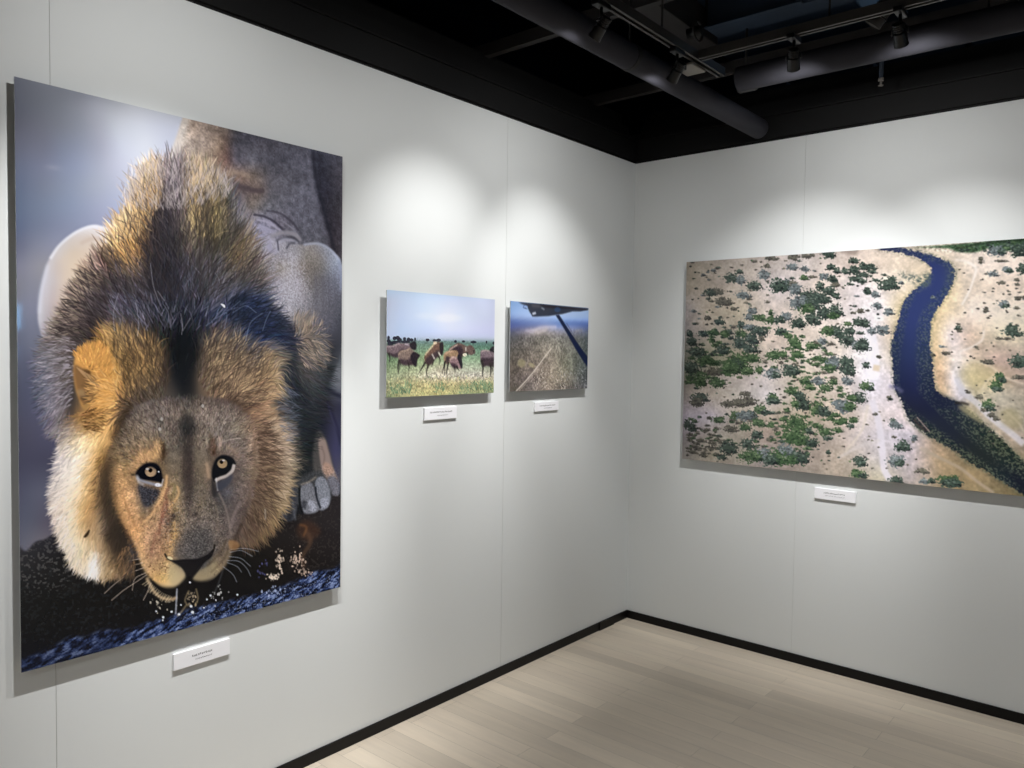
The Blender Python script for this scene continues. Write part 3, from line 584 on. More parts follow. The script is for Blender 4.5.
    P.fur([(78, 414), (92, 408), (97, 420), (86, 430)], P.flow([(80, 420, 1, -.1)]), 160, 9, .35, .25, 2, .7, tint=('5a3c20', .4))
    P.fill([(242, 430), (256, 424), (264, 450), (266, 490), (256, 525), (240, 535), (238, 500), (246, 465)], '5c4638', 4, .38)
    P.fill([(250, 425), (272, 420), (286, 450), (286, 490), (272, 520), (245, 540), (240, 500), (250, 460)], '857468', 5, .28)
    P.fur([(246, 430), (262, 420), (274, 445), (276, 485), (262, 520), (242, 530), (240, 500), (250, 465)], fl, 420, 12, .35, .25, 2, .6, tint=('4a3a30', .8), wob=.25)
    # ---------------- the face
    face = P.rows('''
392: 118 7a624c,130 544a48,150 544a48,165 50494a,180 34343a,186 26292c,195 3a3838,210 54463f,240 4a3c34
402: 120 5a4a40,130 5a504c,150 6a605c,165 6c605c,180 5c5450,186 4a4644,200 6a5c54,225 5c504c,240 54463e
415: 118 4a3e38,128 4a4240,140 74685f,160 776c68,175 7a6c62,187 6a6058,200 8a7c74,215 7a6e68,230 786c66,245 705f54
428: 114 5a4a3c,122 5a4c40,135 857462,150 7c7068,165 6c625c,177 5c5450,183 2e2e30,190 343232,198 6c6058,208 7c7068,220 7c726c,235 847868,250 907460
442: 110 604c38,118 6c5c4c,128 84725e,140 8c7860,153 9a8468,160 706458,175 605850,184 3e3a38,188 3e3a38,195 6c6054,208 80746a,222 746a66,240 7c706a,252 967c68
455: 110 7a644a,125 8c7656,135 a88860,150 b8905f,157 8a6c4c,162 605446,170 70665a,180 6c6054,185 463e3c,189 463e3c,195 6a5f52,204 7c7062,214 6c5a4c,222 8c7c70,232 7c6c64,240 7a6a64,252 8f7866
470: 108 84684a,116 a07c54,128 ac885c,145 b08c60,160 8c7454,168 80705c,178 6c6052,185 483c38,189 483c38,196 6c6052,206 8c7862,214 746456,230 6c605c,240 6c605a,250 84705c
490: 108 80623f,114 b08458,124 d8a470,132 c89c70,140 7c6c60,155 7c6858,161 d8a870,167 a08468,174 94805f,181 6c6052,185 4c4440,189 4c4440,198 6c6256,207 6c6056,214 3c3a40,225 585862,235 6c605c,246 70605a
505: 112 9c7448,118 c4945f,127 d4a070,136 b08a62,143 605850,152 8c7054,160 b48c64,166 a07860,172 8a7048,178 a88f70,184 5c504a,189 544a46,197 766858,210 5c544c,222 54504e,235 6c605c,245 5c4e48
520: 114 94683f,120 b48454,130 cc9868,140 b88c60,148 a88460,157 b08a68,164 8c6c5c,170 5c4c40,178 80705c,190 6c5f58,205 6c625c,220 6c605a,232 7c6e6c,240 54463e
535: 120 9a6a40,128 c48c58,136 d4a06c,147 bc9472,156 a0785c,166 9a7858,175 c0965f,182 6c6058,195 54504e,205 504c4c,217 6c5f56,226 706660,233 6c5c50
550: 130 b8854f,137 d4a470,150 a47e62,160 a47c5c,170 bc925f,178 6c6058,190 4c4a4c,205 4a4848,214 605650,222 7c6c58,231 8c7860
565: 136 dcb480,148 b48e66,158 ac8a60,166 c0a070,173 94805f,185 605a58,205 4c4a4a,213 8c7a5c,222 8c7860,230 94805f
578: 140 dcb480,150 d0a468,158 d0a464,166 dcb878,175 c8b088,184 a89478,196 8c7c60,210 94846a,222 80705a
590: 150 d8b484,165 d8b888,180 c0a880,200 94846a''')
    F = [(120, 430), (132, 412), (150, 400), (172, 398), (186, 402), (205, 398), (228, 400), (242, 412), (252, 432), (256, 455), (254, 480), (248, 505), (241, 522), (234, 536), (231, 552), (224, 566), (214, 577), (202, 580.5), (192, 578), (187, 572), (183, 578), (176, 585), (168, 587), (158, 585), (149, 577), (141, 567), (137, 552), (133, 540), (124, 527), (115, 508), (110, 485), (109, 462), (113, 444)]
    P.fill(F, face, 1.6)
    ff = P.flow([(186, 410, 0, -1), (150, 410, -.3, -1), (222, 410, .3, -1), (130, 430, -.6, -.8), (245, 430, .8, -.5), (115, 465, -.9, -.1), (252, 470, 1, .1), (120, 500, -.6, .6), (245, 505, .6, .6), (160, 440, -.1, -1), (210, 440, .1, -1), (186, 470, 0, -1),
                 (150, 520, -.5, .8), (225, 520, .4, .9), (186, 510, 0, -1), (165, 550, -.4, .9), (150, 570, -.5, .9), (215, 565, .5, .9), (186, 540, 0, -1)])
    P.fur([(118, 432), (135, 408), (170, 398), (205, 398), (240, 408), (254, 440), (250, 480), (210, 450), (165, 450), (120, 470), (110, 455)], ff, 4200, 4.5, .4, .2, 3, .7, src=face, wob=.35)
    P.fur([(112, 470), (165, 480), (186, 450), (205, 480), (250, 480), (246, 510), (230, 545), (210, 575), (190, 560), (160, 580), (140, 560), (118, 515)], ff, 5200, 3, .4, .17, 3, .65, src=face, wob=.5)
    P.speckle([(120, 420), (190, 400), (250, 420), (250, 490), (230, 550), (190, 560), (150, 560), (118, 500)], .15, 1.1, 4)
    P.speckle([(120, 420), (190, 400), (250, 420), (250, 490), (230, 550), (190, 560), (150, 560), (118, 500)], .12, 4, 4, oct=1)
    # dark edge between the face and the lit ruff, and under the left cheek
    P.line([(131, 402), (124, 414), (117, 428), (111, 438)], 6, '34291f', .6, 2.0)
    P.line([(117, 519), (124, 532), (132, 546), (136, 560), (142, 572)], 3, '1c1614', .6, 1.0)
    P.fill([(104, 462), (112, 452), (112, 480), (116, 506), (121, 524), (112, 528), (103, 520), (99, 500), (98, 480)], '3c3026', 3, .6)
    P.fill([(104, 530), (118, 524), (128, 540), (135, 556), (134, 566), (118, 560), (108, 548)], '2e2620', 3, .75)
    P.line([(241, 523), (234, 540), (232, 554)], 3, '2c221c', .6, 1.2)
    P.line([(254, 440), (253, 475), (246, 505)], 3, '5c4a3c', .4, 1.5); P.line([(248, 412), (240, 403), (228, 398)], 4, '3a2c24', .5, 2)
    P.fur([(122, 430), (140, 408), (172, 400), (205, 400), (236, 410), (250, 440), (248, 470), (236, 448), (205, 450), (165, 445), (128, 465)], ff, 900, 5, .3, .25, 2, .5, tint=('4a3e38', .6), src=face, wob=.4)
    P.fur([(122, 430), (140, 408), (172, 400), (205, 400), (236, 410), (250, 440), (248, 470), (236, 448), (205, 450), (165, 445), (128, 465)], ff, 500, 5, .25, .2, 2, .25, tint=('a89888', .5), src=face, wob=.4)
    P.fill([(128, 462), (132, 452), (145, 444), (160, 447), (168, 462), (168, 480), (160, 492), (140, 496), (128, 484)], '3c2e28', 4, .28)
    P.fill([(206, 450), (222, 443), (240, 452), (242, 470), (232, 486), (212, 494), (204, 475)], '3c322e', 4, .30)
    P.fill([(222, 500), (238, 498), (240, 520), (232, 545), (222, 565), (216, 540)], '40383a', 4, .35)
    # forehead marks
    P.fill([(181, 415), (188, 412), (194, 420), (193, 430), (187, 434), (180, 430), (178, 422)], '202224', 2.2, .5)
    for x in (184, 190): P.line([(x, 434), (x - .5, 460), (x, 490)], 3.2, '3a3230', .4, 1.3)
    P.line([(187, 440), (187, 470), (188, 505)], 4.5, '3c3432', .5, 1.4)
    for x, y in [(161, 418), (159, 428), (202, 405)]: P.blob(x, y, 1.5, 1.8, 'b0aca8', .5, .7)
    P.line([(156, 419), (163, 422)], 1.6, '30302e', .7, .5)
    P.fill([(133, 466), (136, 455), (143, 449), (150, 451), (155, 458), (148, 461), (140, 464), (135, 469)], 'd0a070', 1.8, .7)
    P.fill([(152, 456), (153, 445), (157, 440), (160, 442), (160, 452), (158, 459)], 'dcac74', 1.5, .7)
    P.line([(161, 441), (163, 450), (162, 459)], 3.4, '3f2c1e', .8, .8)
    P.line([(210, 434), (209, 445), (208, 452)], 3, '3c3026', .6, .8); P.line([(212, 438), (213, 449), (212, 454)], 4.5, '64483a', .7, .8); P.line([(212.5, 450), (213, 454)], 3, '2c1c10', .8, .5)
    P.line([(217.5, 437), (219.5, 443), (218, 450)], 3.2, 'c4a898', .8, .7); P.line([(220, 441.5), (230, 438.5), (240, 437.5)], .8, 'b8a8a0', .7, .3)
    P.line([(202, 439), (205, 440)], 1.3, '2c2420', .7, .3); P.line([(205, 440), (208, 446)], 2, 'ac9c88', .6, .6)
    P.line([(225, 446), (233, 450), (237, 458)], 3, 'a88c78', .6, 1)
    P.fur([(128, 472), (132, 450), (146, 442), (162, 440), (166, 460), (158, 464), (146, 462), (134, 474)], ff, 420, 4.5, .3, .22, 2, .65, wob=.4)
    P.fur([(205, 436), (214, 432), (224, 440), (240, 452), (236, 462), (226, 452), (210, 456)], ff, 260, 4.5, .3, .22, 2, .6, wob=.4)
    # left eye
    P.fill([(134.5, 473), (139, 466), (146, 462), (154, 462), (159, 466), (161.5, 474), (162, 482), (157, 481), (150, 480), (143, 479), (138, 478)], '12131a', .7)
    P.line([(136, 476), (140, 479.5), (148, 482), (156, 484), (161, 485)], 2.6, '8c92a8', .85, .7); P.line([(136, 474), (138, 481), (143, 484)], 2.4, 'b4b0b4', .7, .6)
    P.blob(157, 484, 3, 1.8, 'dcdce8', .6, .85); P.line([(160.5, 485), (162.5, 478)], 1.3, 'd0c8c8', .8, .4)
    P.fill([(137, 484), (145, 486), (154, 488), (159, 490), (156, 498), (150, 505), (144, 506), (140, 498)], '32343e', 1.3, .9)
    P.blob(149.8, 470.6, 5.7, 5.2, '8a7460', .6); P.blob(149.8, 472.2, 4.2, 3.2, 'a88a6c', 1.0, .9); P.blob(149.6, 469.4, 2.1, 2.2, '100c0e', .4)
    P.line([(143, 467.5), (149, 464.6), (156, 467)], 2.6, '15161d', .85, .7); P.blob(146.6, 468, 1.6, 1.1, 'd8d8e4', .4, .55); P.blob(157.8, 470.8, .8, .8, 'd8dce8', .3, .9)
    P.line([(134, 473.5), (130, 474)], 1.4, '1a1614', .7, .6)
    P.speckle([(137, 484), (159, 490), (150, 505), (140, 498)], .5, .9, 1)
    # right eye
    P.fill([(211.5, 478), (211, 470), (214, 460), (220, 454.5), (228, 455), (233.5, 459), (235, 464), (232, 469), (226, 475), (218, 478), (214, 481)], '14161b', .7)
    P.line([(214.5, 480), (219, 477.5), (226, 475), (231.5, 470), (233.5, 463.5)], 3.2, 'b8aca8', .95, .5); P.line([(215.5, 477), (216, 483), (217, 490)], 1.2, 'c8c8cc', .7, .4)
    P.fill([(216, 482), (224, 478), (232, 473), (231, 480), (225, 487), (218, 490)], '3c3f4c', 1.2, .85)
    P.fill([(211, 478), (214, 484), (216, 494), (213, 497), (211, 490)], '2c2a2c', 1, .8)
    P.blob(221.6, 462.6, 5.0, 4.7, '86745c', .6); P.blob(221.8, 464.2, 3.8, 3, 'a08462', .9, .9); P.blob(220.8, 461.2, 1.9, 1.9, '140c10', .4); P.blob(222.8, 459.6, 1.5, .9, 'dcd8e0', .4, .6)
    P.line([(215.5, 460), (221, 456.6), (228, 459)], 2.2, '14161b', .85, .7)
    P.line([(206, 462), (207, 470), (208.5, 478)], 3, 'b8987c', .7, 1)
    # nose bridge: cuts and scars on the lit side
    for pts, w, c, a in [([(166, 474), (165, 485), (160, 498), (152, 512), (142, 522)], 2.2, 'e8b47c', .8), ([(170, 484), (165, 492), (166, 505), (160, 520), (158, 535)], 2.4, '6c4034', .55), ([(176, 485), (178, 492), (174, 500), (168, 508)], 2, 'e0b078', .8),
                         ([(168, 486), (172, 483), (174, 488), (170, 497), (167, 494)], 2.4, '80704c', .8), ([(164, 500), (161, 512), (162, 522)], 2, '8c5444', .6), ([(156, 530), (152, 545), (150, 556)], 2, '8a5a48', .5),
                         ([(171, 514), (174, 516)], 3.5, '241c1c', .85), ([(193, 512), (197, 514)], 3, '2c2624', .7), ([(218, 492), (224, 505), (228, 520), (230, 535)], 1.5, '98887e', .6), ([(213, 500), (217, 515), (216, 530), (213, 545)], 1.5, '8c7c6c', .5),
                         ([(122, 495), (128, 512), (136, 528), (143, 530)], 1.6, '8c6038', .5), ([(240, 500), (233, 515), (230, 528)], 3, '8a7a76', .5), ([(173, 520), (174, 535), (170, 550)], 3, 'd0a468', .7)]:
        P.line(pts, w, c, a, .8)
    P.speckle([(148, 495), (172, 480), (178, 520), (172, 550), (150, 560), (142, 530)], .45, 1.2, 3, '5a3a30', .66); P.speckle([(165, 500), (215, 500), (228, 530), (215, 550), (178, 555), (160, 540)], .35, 1.3, 3, '2c2a2a', .6)
    P.speckle([(165, 500), (215, 500), (228, 530), (215, 550), (178, 555), (160, 540)], .3, 1.3, 3, 'b0a49a', .63)
    # nose, mouth, chin
    P.fill([(176, 538), (192, 528), (208, 530), (216, 542), (212, 554), (200, 558), (184, 560), (172, 556)], '4e4a4b', 3, .55); P.speckle([(176, 538), (192, 528), (208, 530), (216, 542), (212, 554), (184, 558)], .35, .9, 2)
    P.line([(163.5, 553), (167, 558), (170, 559)], 1.7, '1a1614', .9, .4); P.line([(214, 544), (212.5, 550), (209, 554)], 1.8, '1a1614', .9, .4)
    P.fill([(165, 556), (172, 559.5), (182, 558.5), (196, 558), (206, 554), (212, 549), (211, 556), (204, 562), (198, 570), (193, 577), (190, 580), (186, 579), (184, 573), (180, 567), (172, 562)], '17161a', .6)
    P.blob(169, 557.5, 3, 1.4, 'd8c89c', .6, .9, .35)
    P.fill([(168, 563), (178, 567), (184, 575), (181, 580), (172, 585), (168, 578)], 'b8a47c', 1.5, .7); P.fill([(192, 578), (198, 571), (206, 566), (214, 562), (216, 570), (206, 578), (198, 580)], '9a8a6a', 1.2, .7)
    P.line([(206, 566), (216, 556), (222, 548), (226, 538)], 1.6, '544636', .6, .8); P.line([(210, 572), (222, 560), (228, 548)], 1.4, '544636', .5, .8)
    for _ in range(26): P.blob(146 + P.rng.random() * 22, 556 + P.rng.random() * 18, .8, .7, '6a4a30', .3, .55)
    P.fill([(148, 578), (153, 582), (162, 588), (172, 589), (183, 582), (188, 576), (193, 582), (200, 583), (212, 580), (222, 570), (226, 575), (214, 588), (204, 592), (190, 592), (176, 597), (162, 595), (153, 588)], '0f0f12', .8, .95)
    P.line([(145.5, 577), (149, 584), (153, 591), (160, 597), (170, 599), (176, 597)], 3.2, 'b89c78', .9, .9)
    for i in range(16):
        x = 147 + i * 1.6; y = 580 + i * 1.35 - max(0, i - 9) * .7; P.line([(x, y), (x - 3 - P.rng.random() * 3, y + 4 + P.rng.random() * 4)], .9, 'c8b490', .6, .3)
    P.line([(222, 570), (218, 582), (214, 592)], 1.2, '6a6a6c', .5, .8)
    P.line([(176, 588), (175.4, 600), (174.6, 614)], 1.5, 'b4b8c8', .75, .4)
    for pts in ([(188, 590), (184, 600), (188, 606)], [(195, 588), (197, 598), (194, 606)], [(186, 604), (180, 612), (176, 616)]): P.line(pts, 1.6, '9c8864', .6, .5)
    for x, y, r in [(209.7, 595.3, 1.1), (170.6, 611.4, 1.1), (162, 617, 1.2), (161.8, 619.8, .9), (191.6, 612, 1.5), (190, 606, 1.4), (206, 599, .9), (236.5, 594.5, 1), (189, 582, .9), (203, 607.5, .8), (215, 600, .8), (155, 611, .9), (178, 614, 1.3), (180, 604.5, .8)]: P.blob(x, y, r, r, 'd4dae4', .3, .85)
    # whiskers
    for pts in ([(142, 562), (128, 566), (112, 574), (100, 582)], [(143, 567), (128, 573), (114, 583), (103, 593)], [(146, 574), (134, 582), (122, 590), (110, 600)], [(145, 572), (134, 578), (131, 590)], [(140, 558), (126, 561), (108, 570)], [(150, 582), (146, 592), (142, 600)]): P.line(pts, .7, 'c8b4a4', .7, .3)
    for pts in ([(229, 552), (240, 550), (252, 556)], [(228, 556), (240, 558), (250, 566)], [(226, 562), (236, 566), (241, 572)], [(230, 549), (244, 548), (258, 551)], [(226, 560), (238, 561), (246, 568), (250, 576)], [(222, 566), (232, 574), (236, 582)]): P.line(pts, .65, 'a8b0c0', .6, .3)
    P.fill([(228, 540), (236, 541), (239, 546), (234, 550), (229, 548)], 'a07448', 1, .7)
    P.line([(264.5, 508), (264.8, 519)], 1.3, 'b0a89c', .6, .6)
    P.fill([(82.5, 536), (85, 532), (88.5, 528.5), (88, 533), (85, 536.5)], '33261a', .4, .95)
    P.fill([(88, 556), (93, 552), (97, 560), (98, 570), (92, 571), (88, 564)], 'f0f0f6', 1.6, .75)
    P.fur([(70, 545), (90, 550), (125, 558), (128, 572), (105, 571), (84, 566), (72, 556)], fl, 420, 10, .35, .15, 2, .75)
    P.fur([(128, 545), (134, 560), (132, 572), (120, 566), (118, 550)], fl, 120, 8, .35, .2, 1, .7, tint=('8a6848', .5))
    P.c = np.clip(blur(P.c, .4), 0, 1); return P
RIVER_Q = [(687.0, 262.4), (1042.5, 237.3), (1031.6, 497.2), (682.2, 458.8)]
def paint_river(W=560, H=373):
    P = Paint(W, H, RIVER_Q, 21); R = P.rng
    base = P.rows('''
240: 687 8a7e70,760 c0b0a8,800 d4c4c0,900 e4d0c0,960 ead8cc,1024 e4d0c0
265: 687 857a6c,720 8c8278,760 b0a49c,800 d8ccc8,850 dcc8bc,890 e4d0bc,940 ecd6b8,975 ecdcd0,1024 dcccc0
285: 687 807668,720 8e8278,750 b4a69c,780 d8ccd0,820 dccabc,860 e8dce0,895 ecdccc,945 f0d4a0,965 e8d4c0,1024 dcc8b8
310: 687 787070,710 948878,740 a89c88,770 d8c8c0,800 e4d4c8,840 ecdedc,880 f4ecf4,900 e4cc9c,940 f0d4a4,970 f0e0d4,1024 dcd0c0
335: 687 625c58,710 8c8278,740 988e7c,770 d4c0b4,800 dccabc,840 e4d4c8,870 ece4f0,893 e0c8ac,935 ecd0a0,950 eadce0,970 d8bca8,1000 d8ccb0,1024 ccc0a8
360: 687 4c4c44,710 6c6c58,740 8c8474,770 ccbcb0,800 d8c8bc,840 e4d6cc,870 f0ecfa,893 e4d4c4,938 e4c094,955 ece0dc,975 c8b4a0,1000 c0a49a,1024 a8988c
378: 687 5c5850,710 847c74,740 a89c98,765 c8bcbc,800 ccbca8,840 dccac0,870 e8e4f4,890 e4d8e0,940 dcb48c,955 dcd8e4,970 ccbc94,995 ccb890,1024 a08c80
395: 687 6c6460,710 94887c,740 aca49c,765 c8c0c4,800 c4b4a0,840 d4c4b8,870 e0d8e4,895 d8ccd4,943 c8ac84,960 d0cce0,975 c4b898,1000 b8b0a0,1024 a89c8c
415: 687 7c7480,710 948c98,740 a09484,765 b4a494,800 b8a894,840 ccb8a4,870 dcd0d0,900 dcccd0,920 d4c0b0,965 c8b090,985 b4a898,1024 a8a08c
435: 687 6c6468,710 888078,740 8c8478,765 a89488,800 a89c8c,840 c0b0a8,880 d0c8d4,910 ccc4d4,935 b89c80,1000 c4b09c,1024 a8988c
455: 687 64605c,710 807868,740 90887c,765 a09494,800 a09088,840 b8a898,880 c8c0c4,910 c0b4bc,940 b49878,970 8c7c5c,1024 8a7a64
475: 700 7a706c,760 8c8078,800 9c9084,840 b0a090,880 b8b09c,910 b8acb0,940 ac9474,970 9c8460,1000 7c6c50
500: 700 7a706c,850 a09078,900 9c9080,960 9c8c6c,1024 6c6040''')
    P.c[:] = base
    full = [(680, 230), (1050, 230), (1050, 510), (680, 510)]
    P.speckle(full, .10, 2.2, 1); P.speckle(full, .07, 9, 1, oct=1)
    P.speckle([(900, 380), (1050, 330), (1050, 500), (930, 500)], .12, 4, 5)
    for pts, w, c, a in [([(968, 262), (976, 268), (974, 278), (969, 292), (962, 305)], 1.5, 'fbf2ec', .8), ([(955, 260), (965, 261), (976, 267)], 1.8, 'f8ece4', .6), ([(906, 290), (895, 285), (880, 282), (870, 276)], 3, 'f0e0d0', .5),
                         ([(984, 330), (982, 340), (970, 348), (960, 352), (962, 360)], 1.5, 'f0e6e0', .6), ([(962, 358), (975, 361), (990, 366), (998, 374), (988, 380), (982, 390)], 1.3, 'e8dccc', .6), ([(998, 374), (1012, 380), (1024, 384)], 1.3, 'e4d8c8', .5),
                         ([(872, 400), (878, 420), (882, 445), (884, 468), (890, 480)], 6, 'dcd6e4', .6), ([(880, 440), (860, 446), (838, 458)], 3, 'd0c8c8', .4), ([(868, 405), (862, 430), (845, 452)], 2, 'dccfc0', .5),
                         ([(957, 378), (964, 392), (976, 402), (992, 418), (1010, 432), (1024, 444)], 6, 'cccad8', .5), ([(1005, 410), (1018, 422), (1024, 432)], 1.5, 'c8bca8', .6), ([(920, 448), (940, 458), (960, 468), (978, 482), (994, 493)], 3, 'b8a898', .5),
                         ([(870, 335), (873, 355), (872, 380)], 11, 'f4f0fc', .6), ([(877, 365), (876, 371)], 6, 'e0c8a8', .6)]: P.line(pts, w * 1.1, c, min(1, a * 1.35), .7)
    P.fill([(960, 372), (975, 360), (995, 368), (996, 376), (980, 388), (966, 384)], 'c8b884', 3, .5); P.fill([(1000, 412), (1012, 408), (1022, 420), (1018, 430), (1004, 424)], 'a09468', 2, .5)
    P.fill([(985, 350), (1024, 352), (1024, 380), (1005, 376), (990, 362)], 'b89c90', 5, .4); P.fill([(935, 455), (955, 462), (975, 478), (995, 495), (975, 498), (940, 470), (925, 450)], '94805c', 3, .3)
    # river
    riv = [(879, 250), (886, 247), (898, 247.5), (910, 250), (925, 253), (940, 258), (950, 263), (955, 270), (955, 278), (951, 288), (944, 300), (935, 312), (931, 325), (930, 340), (931, 352), (933, 365), (934, 378), (936, 390), (945, 397), (955, 401), (964, 406), (972, 413), (985, 424), (997, 435), (1010, 447), (1024, 462), (1045, 480), (1045, 505), (1024, 495), (1010, 486), (1000, 480), (985, 470), (968, 462), (958, 453), (945, 445), (930, 437), (918, 428), (908, 419), (905, 410), (901, 400), (897, 393), (893, 382), (893, 365), (891, 350), (893, 338), (897, 325), (901, 310), (905, 300), (912, 292), (922, 284), (929, 277), (932, 270), (930, 265), (922, 260), (908, 255), (895, 252)]
    water = P.rows('''
245: 880 2c3060,930 303c74,1024 303c74
280: 900 304078,940 33417f,960 4c5c6c
320: 895 2e3c70,910 32407e,935 34447c
355: 890 28345a,910 2c3a6c,935 303c5c
385: 890 20284a,915 242c58,940 242c48
410: 900 24283c,930 222844,970 2c3440
440: 920 343c3c,950 262c3c,1000 2c342c
480: 960 2c302c,1000 202834,1024 1e2230''')
    m, sl = P.mask(riv, .5)
    # the weedy shallows fray the banks
    m2, sl2 = P.mask(riv, 2.4); nz = vnoise((H, W), 1.5 * P.sc, R, 2)[sl2]
    P.over(np.clip((m2 - .06) * 2.2, 0, 1) * np.clip((nz - .42) * 8, 0, 1), sl2, '66705c', .7)
    P.over(np.clip((m2 - .42 + (nz - .5) * .5) * 6, 0, 1), sl2, water, 1)
    inner = [(925, 262), (945, 268), (944, 284), (930, 300), (918, 318), (915, 345), (916, 372), (918, 392), (930, 405), (950, 425), (975, 445), (1000, 465), (1030, 488), (1030, 497), (1005, 472), (965, 448), (935, 425), (905, 400), (900, 375), (904, 340), (912, 305), (925, 288), (935, 275)]
    mi = np.zeros((H, W)); r = P.mask(inner, 2.5); mi[r[1]] = r[0]
    nz = vnoise((H, W), 1.2 * P.sc, R, 2); mr = np.zeros((H, W)); mr[sl2] = m2
    ed = np.clip(mr * 1.4, 0, 1) * (1 - np.clip(mi * 1.5, 0, 1)); full_sl = (slice(0, H), slice(0, W))
    P.over(ed * np.clip((nz - .55) * 9, 0, 1), full_sl, '6a7866', .5); P.over(ed * np.clip((.42 - nz) * 9, 0, 1), full_sl, '2c443c', .35)
    low = np.clip((P.Y - 410) / 20, 0, 1) * np.clip(mr * 1.2, 0, 1); cen = np.zeros((H, W)); r = P.mask([(905, 395), (935, 400), (965, 425), (990, 447), (1010, 466), (1040, 490), (1040, 500), (1010, 484), (985, 464), (950, 438), (920, 418)], 2.5); cen[r[1]] = r[0]
    P.over(low * (1 - cen) * np.clip((nz - .45) * 7, 0, 1), full_sl, '606a50', .5); P.over(low * (1 - cen) * np.clip((.4 - nz) * 7, 0, 1), full_sl, '1c2c2c', .5)
    P.fill([(932, 405), (934, 392), (950, 398), (966, 407), (962, 411), (950, 408)], '222844', 1.5, .6); P.line([(955, 403), (963, 403), (969, 405)], 2.6, '34302c', .8, .6); P.fill([(958, 406), (968, 406), (976, 414), (984, 424), (975, 420), (962, 411)], 'b0a478', 1.2, .7)
    P.line([(914, 419), (920, 426), (927, 431)], 2.2, '3c3034', .8, .6); P.line([(917, 417), (923, 424), (930, 432)], .9, 'd0a8a0', .7, .3); P.line([(889, 386), (897, 388), (903, 392)], 3.5, '6c6c98', .6, 1)
    m3, sl3 = P.mask([(900, 272), (910, 274), (920, 276), (928, 272), (932, 280), (926, 288), (916, 284), (906, 279), (898, 275)], 1.8); nz3 = vnoise((H, W), 1.3 * P.sc, R, 2)[sl3]
    P.over(m3 * np.clip((nz3 - .3) * 4, 0, 1), sl3, '6c7c70', .75); P.over(m3 * np.clip((nz3 - .6) * 8, 0, 1), sl3, '3c4c5c', .6)
    P.fill([(912, 248), (940, 245.5), (975, 242.5), (1045, 236), (1045, 252), (1030, 251), (1018, 247), (1010, 251), (998, 250), (990, 248), (975, 252.5), (958, 252), (950, 249), (932, 248)], '3c5c40', .7, .95)
    P.speckle([(912, 246), (975, 241), (1045, 234), (1045, 252), (960, 253)], .45, 1.3, 1)
    # bushes: x, y, half width, half height, kind (g fresh green, d dark, b blue grey)
    tones = {'g': ('4a6644', '7a9468', '263a2c'), 'd': ('44564c', '74867a', '242a2c'), 'b': ('6c787c', '9ca8aa', '3c4046'), 'o': ('66645a', '84806e', '403c3a')}
    n1 = vnoise((H, W), 1.4 * P.sc, R, 2); n2 = vnoise((H, W), 1.0 * P.sc, R, 1)
    def bush(x, y, rx, ry, k, a=.95):
        mid, hi, lo = tones[k]
        dk = .55 + .45 * min(1, max(0, (x - 685) / 90))            # the picture is darker toward its left edge
        q = lambda s: hexc(s) * dk
        P.blob(x + rx * .5, y + ry * .6, rx * .85, ry * .5, q(lo), .5, a, rag=n1)
        P.blob(x, y, rx * 1.12, ry * 1.15, q(mid), .6, a, rag=n1)
        for _ in range(int(3 + rx * ry * .7)):
            t = R.random() * 6.28; r_ = R.random() ** .5 * .95
            P.blob(x + rx * r_ * math.cos(t), y + ry * r_ * math.sin(t), .8 + .4 * R.random(), .65, q(hi) if R.random() < .62 and math.sin(t) < .5 else q(lo), .4, .6, rag=n2)
    def scatter(poly, n, r0, r1, kinds, a=.9, asp=.62):
        Pp = np.array(poly, float); x0, y0 = Pp.min(0); x1, y1 = Pp.max(0); rr = P.mask(poly, .1)
        if rr is None: return
        f = np.zeros((H, W)); f[rr[1]] = rr[0]; k = 0; tries = 0; out = []
        while k < n and tries < n * 20:
            tries += 1; x = x0 + R.random() * (x1 - x0); y = y0 + R.random() * (y1 - y0); c = P.fw([x, y])
            if not (0 <= c[0] < W - 1 and 0 <= c[1] < H - 1) or f[int(c[1]), int(c[0])] < .5: continue
            k += 1; out.append((y, x))
        for y, x in sorted(out):
            r_ = r0 + R.random() ** 2 * (r1 - r0); bush(x, y, r_ * (1 + .5 * R.random()), r_ * asp, kinds[int(R.random() * len(kinds))], a)
    scatter([(690, 262), (760, 256), (800, 254), (795, 300), (770, 330), (692, 330)], 55, .9, 2.2, 'oodb', .75)
    scatter([(690, 335), (760, 325), (810, 335), (840, 350), (845, 375), (800, 385), (760, 375), (700, 392), (687, 400)], 90, 1.2, 3.2, 'gdog', .85)
    scatter([(687, 332), (730, 332), (735, 372), (700, 385), (687, 395)], 60, 1.6, 4.2, 'ggdd', .85)
    scatter([(785, 345), (835, 350), (845, 380), (850, 400), (815, 410), (800, 425), (770, 420), (785, 385)], 85, 1.2, 2.6, 'gggo', .85)
    scatter([(690, 418), (735, 412), (790, 410), (800, 440), (810, 462), (760, 455), (687, 452)], 110, 1.2, 2.6, 'oodg', .85)
    scatter([(687, 428), (715, 430), (725, 455), (687, 456)], 60, 1.0, 2.0, 'ooo', .8)
    scatter([(765, 425), (815, 410), (835, 415), (838, 430), (815, 445), (800, 460), (780, 465)], 60, 1.6, 3.4, 'gg', .85)
    scatter([(687, 262), (860, 252), (850, 470), (687, 455)], 260, .4, 1.0, 'oodg', .55)
    scatter([(950, 262), (1035, 258), (1035, 470), (960, 390)], 60, .35, .9, 'oo', .5)
    scatter([(800, 255), (880, 262), (875, 330), (850, 330), (800, 300)], 22, .7, 1.6, 'odb', .75)
    scatter([(860, 400), (905, 430), (925, 480), (820, 468), (835, 440)], 26, .5, 1.1, 'o', .5)
    scatter([(975, 265), (1024, 268), (1024, 330), (990, 330)], 14, .7, 1.4, 'oo', .7)
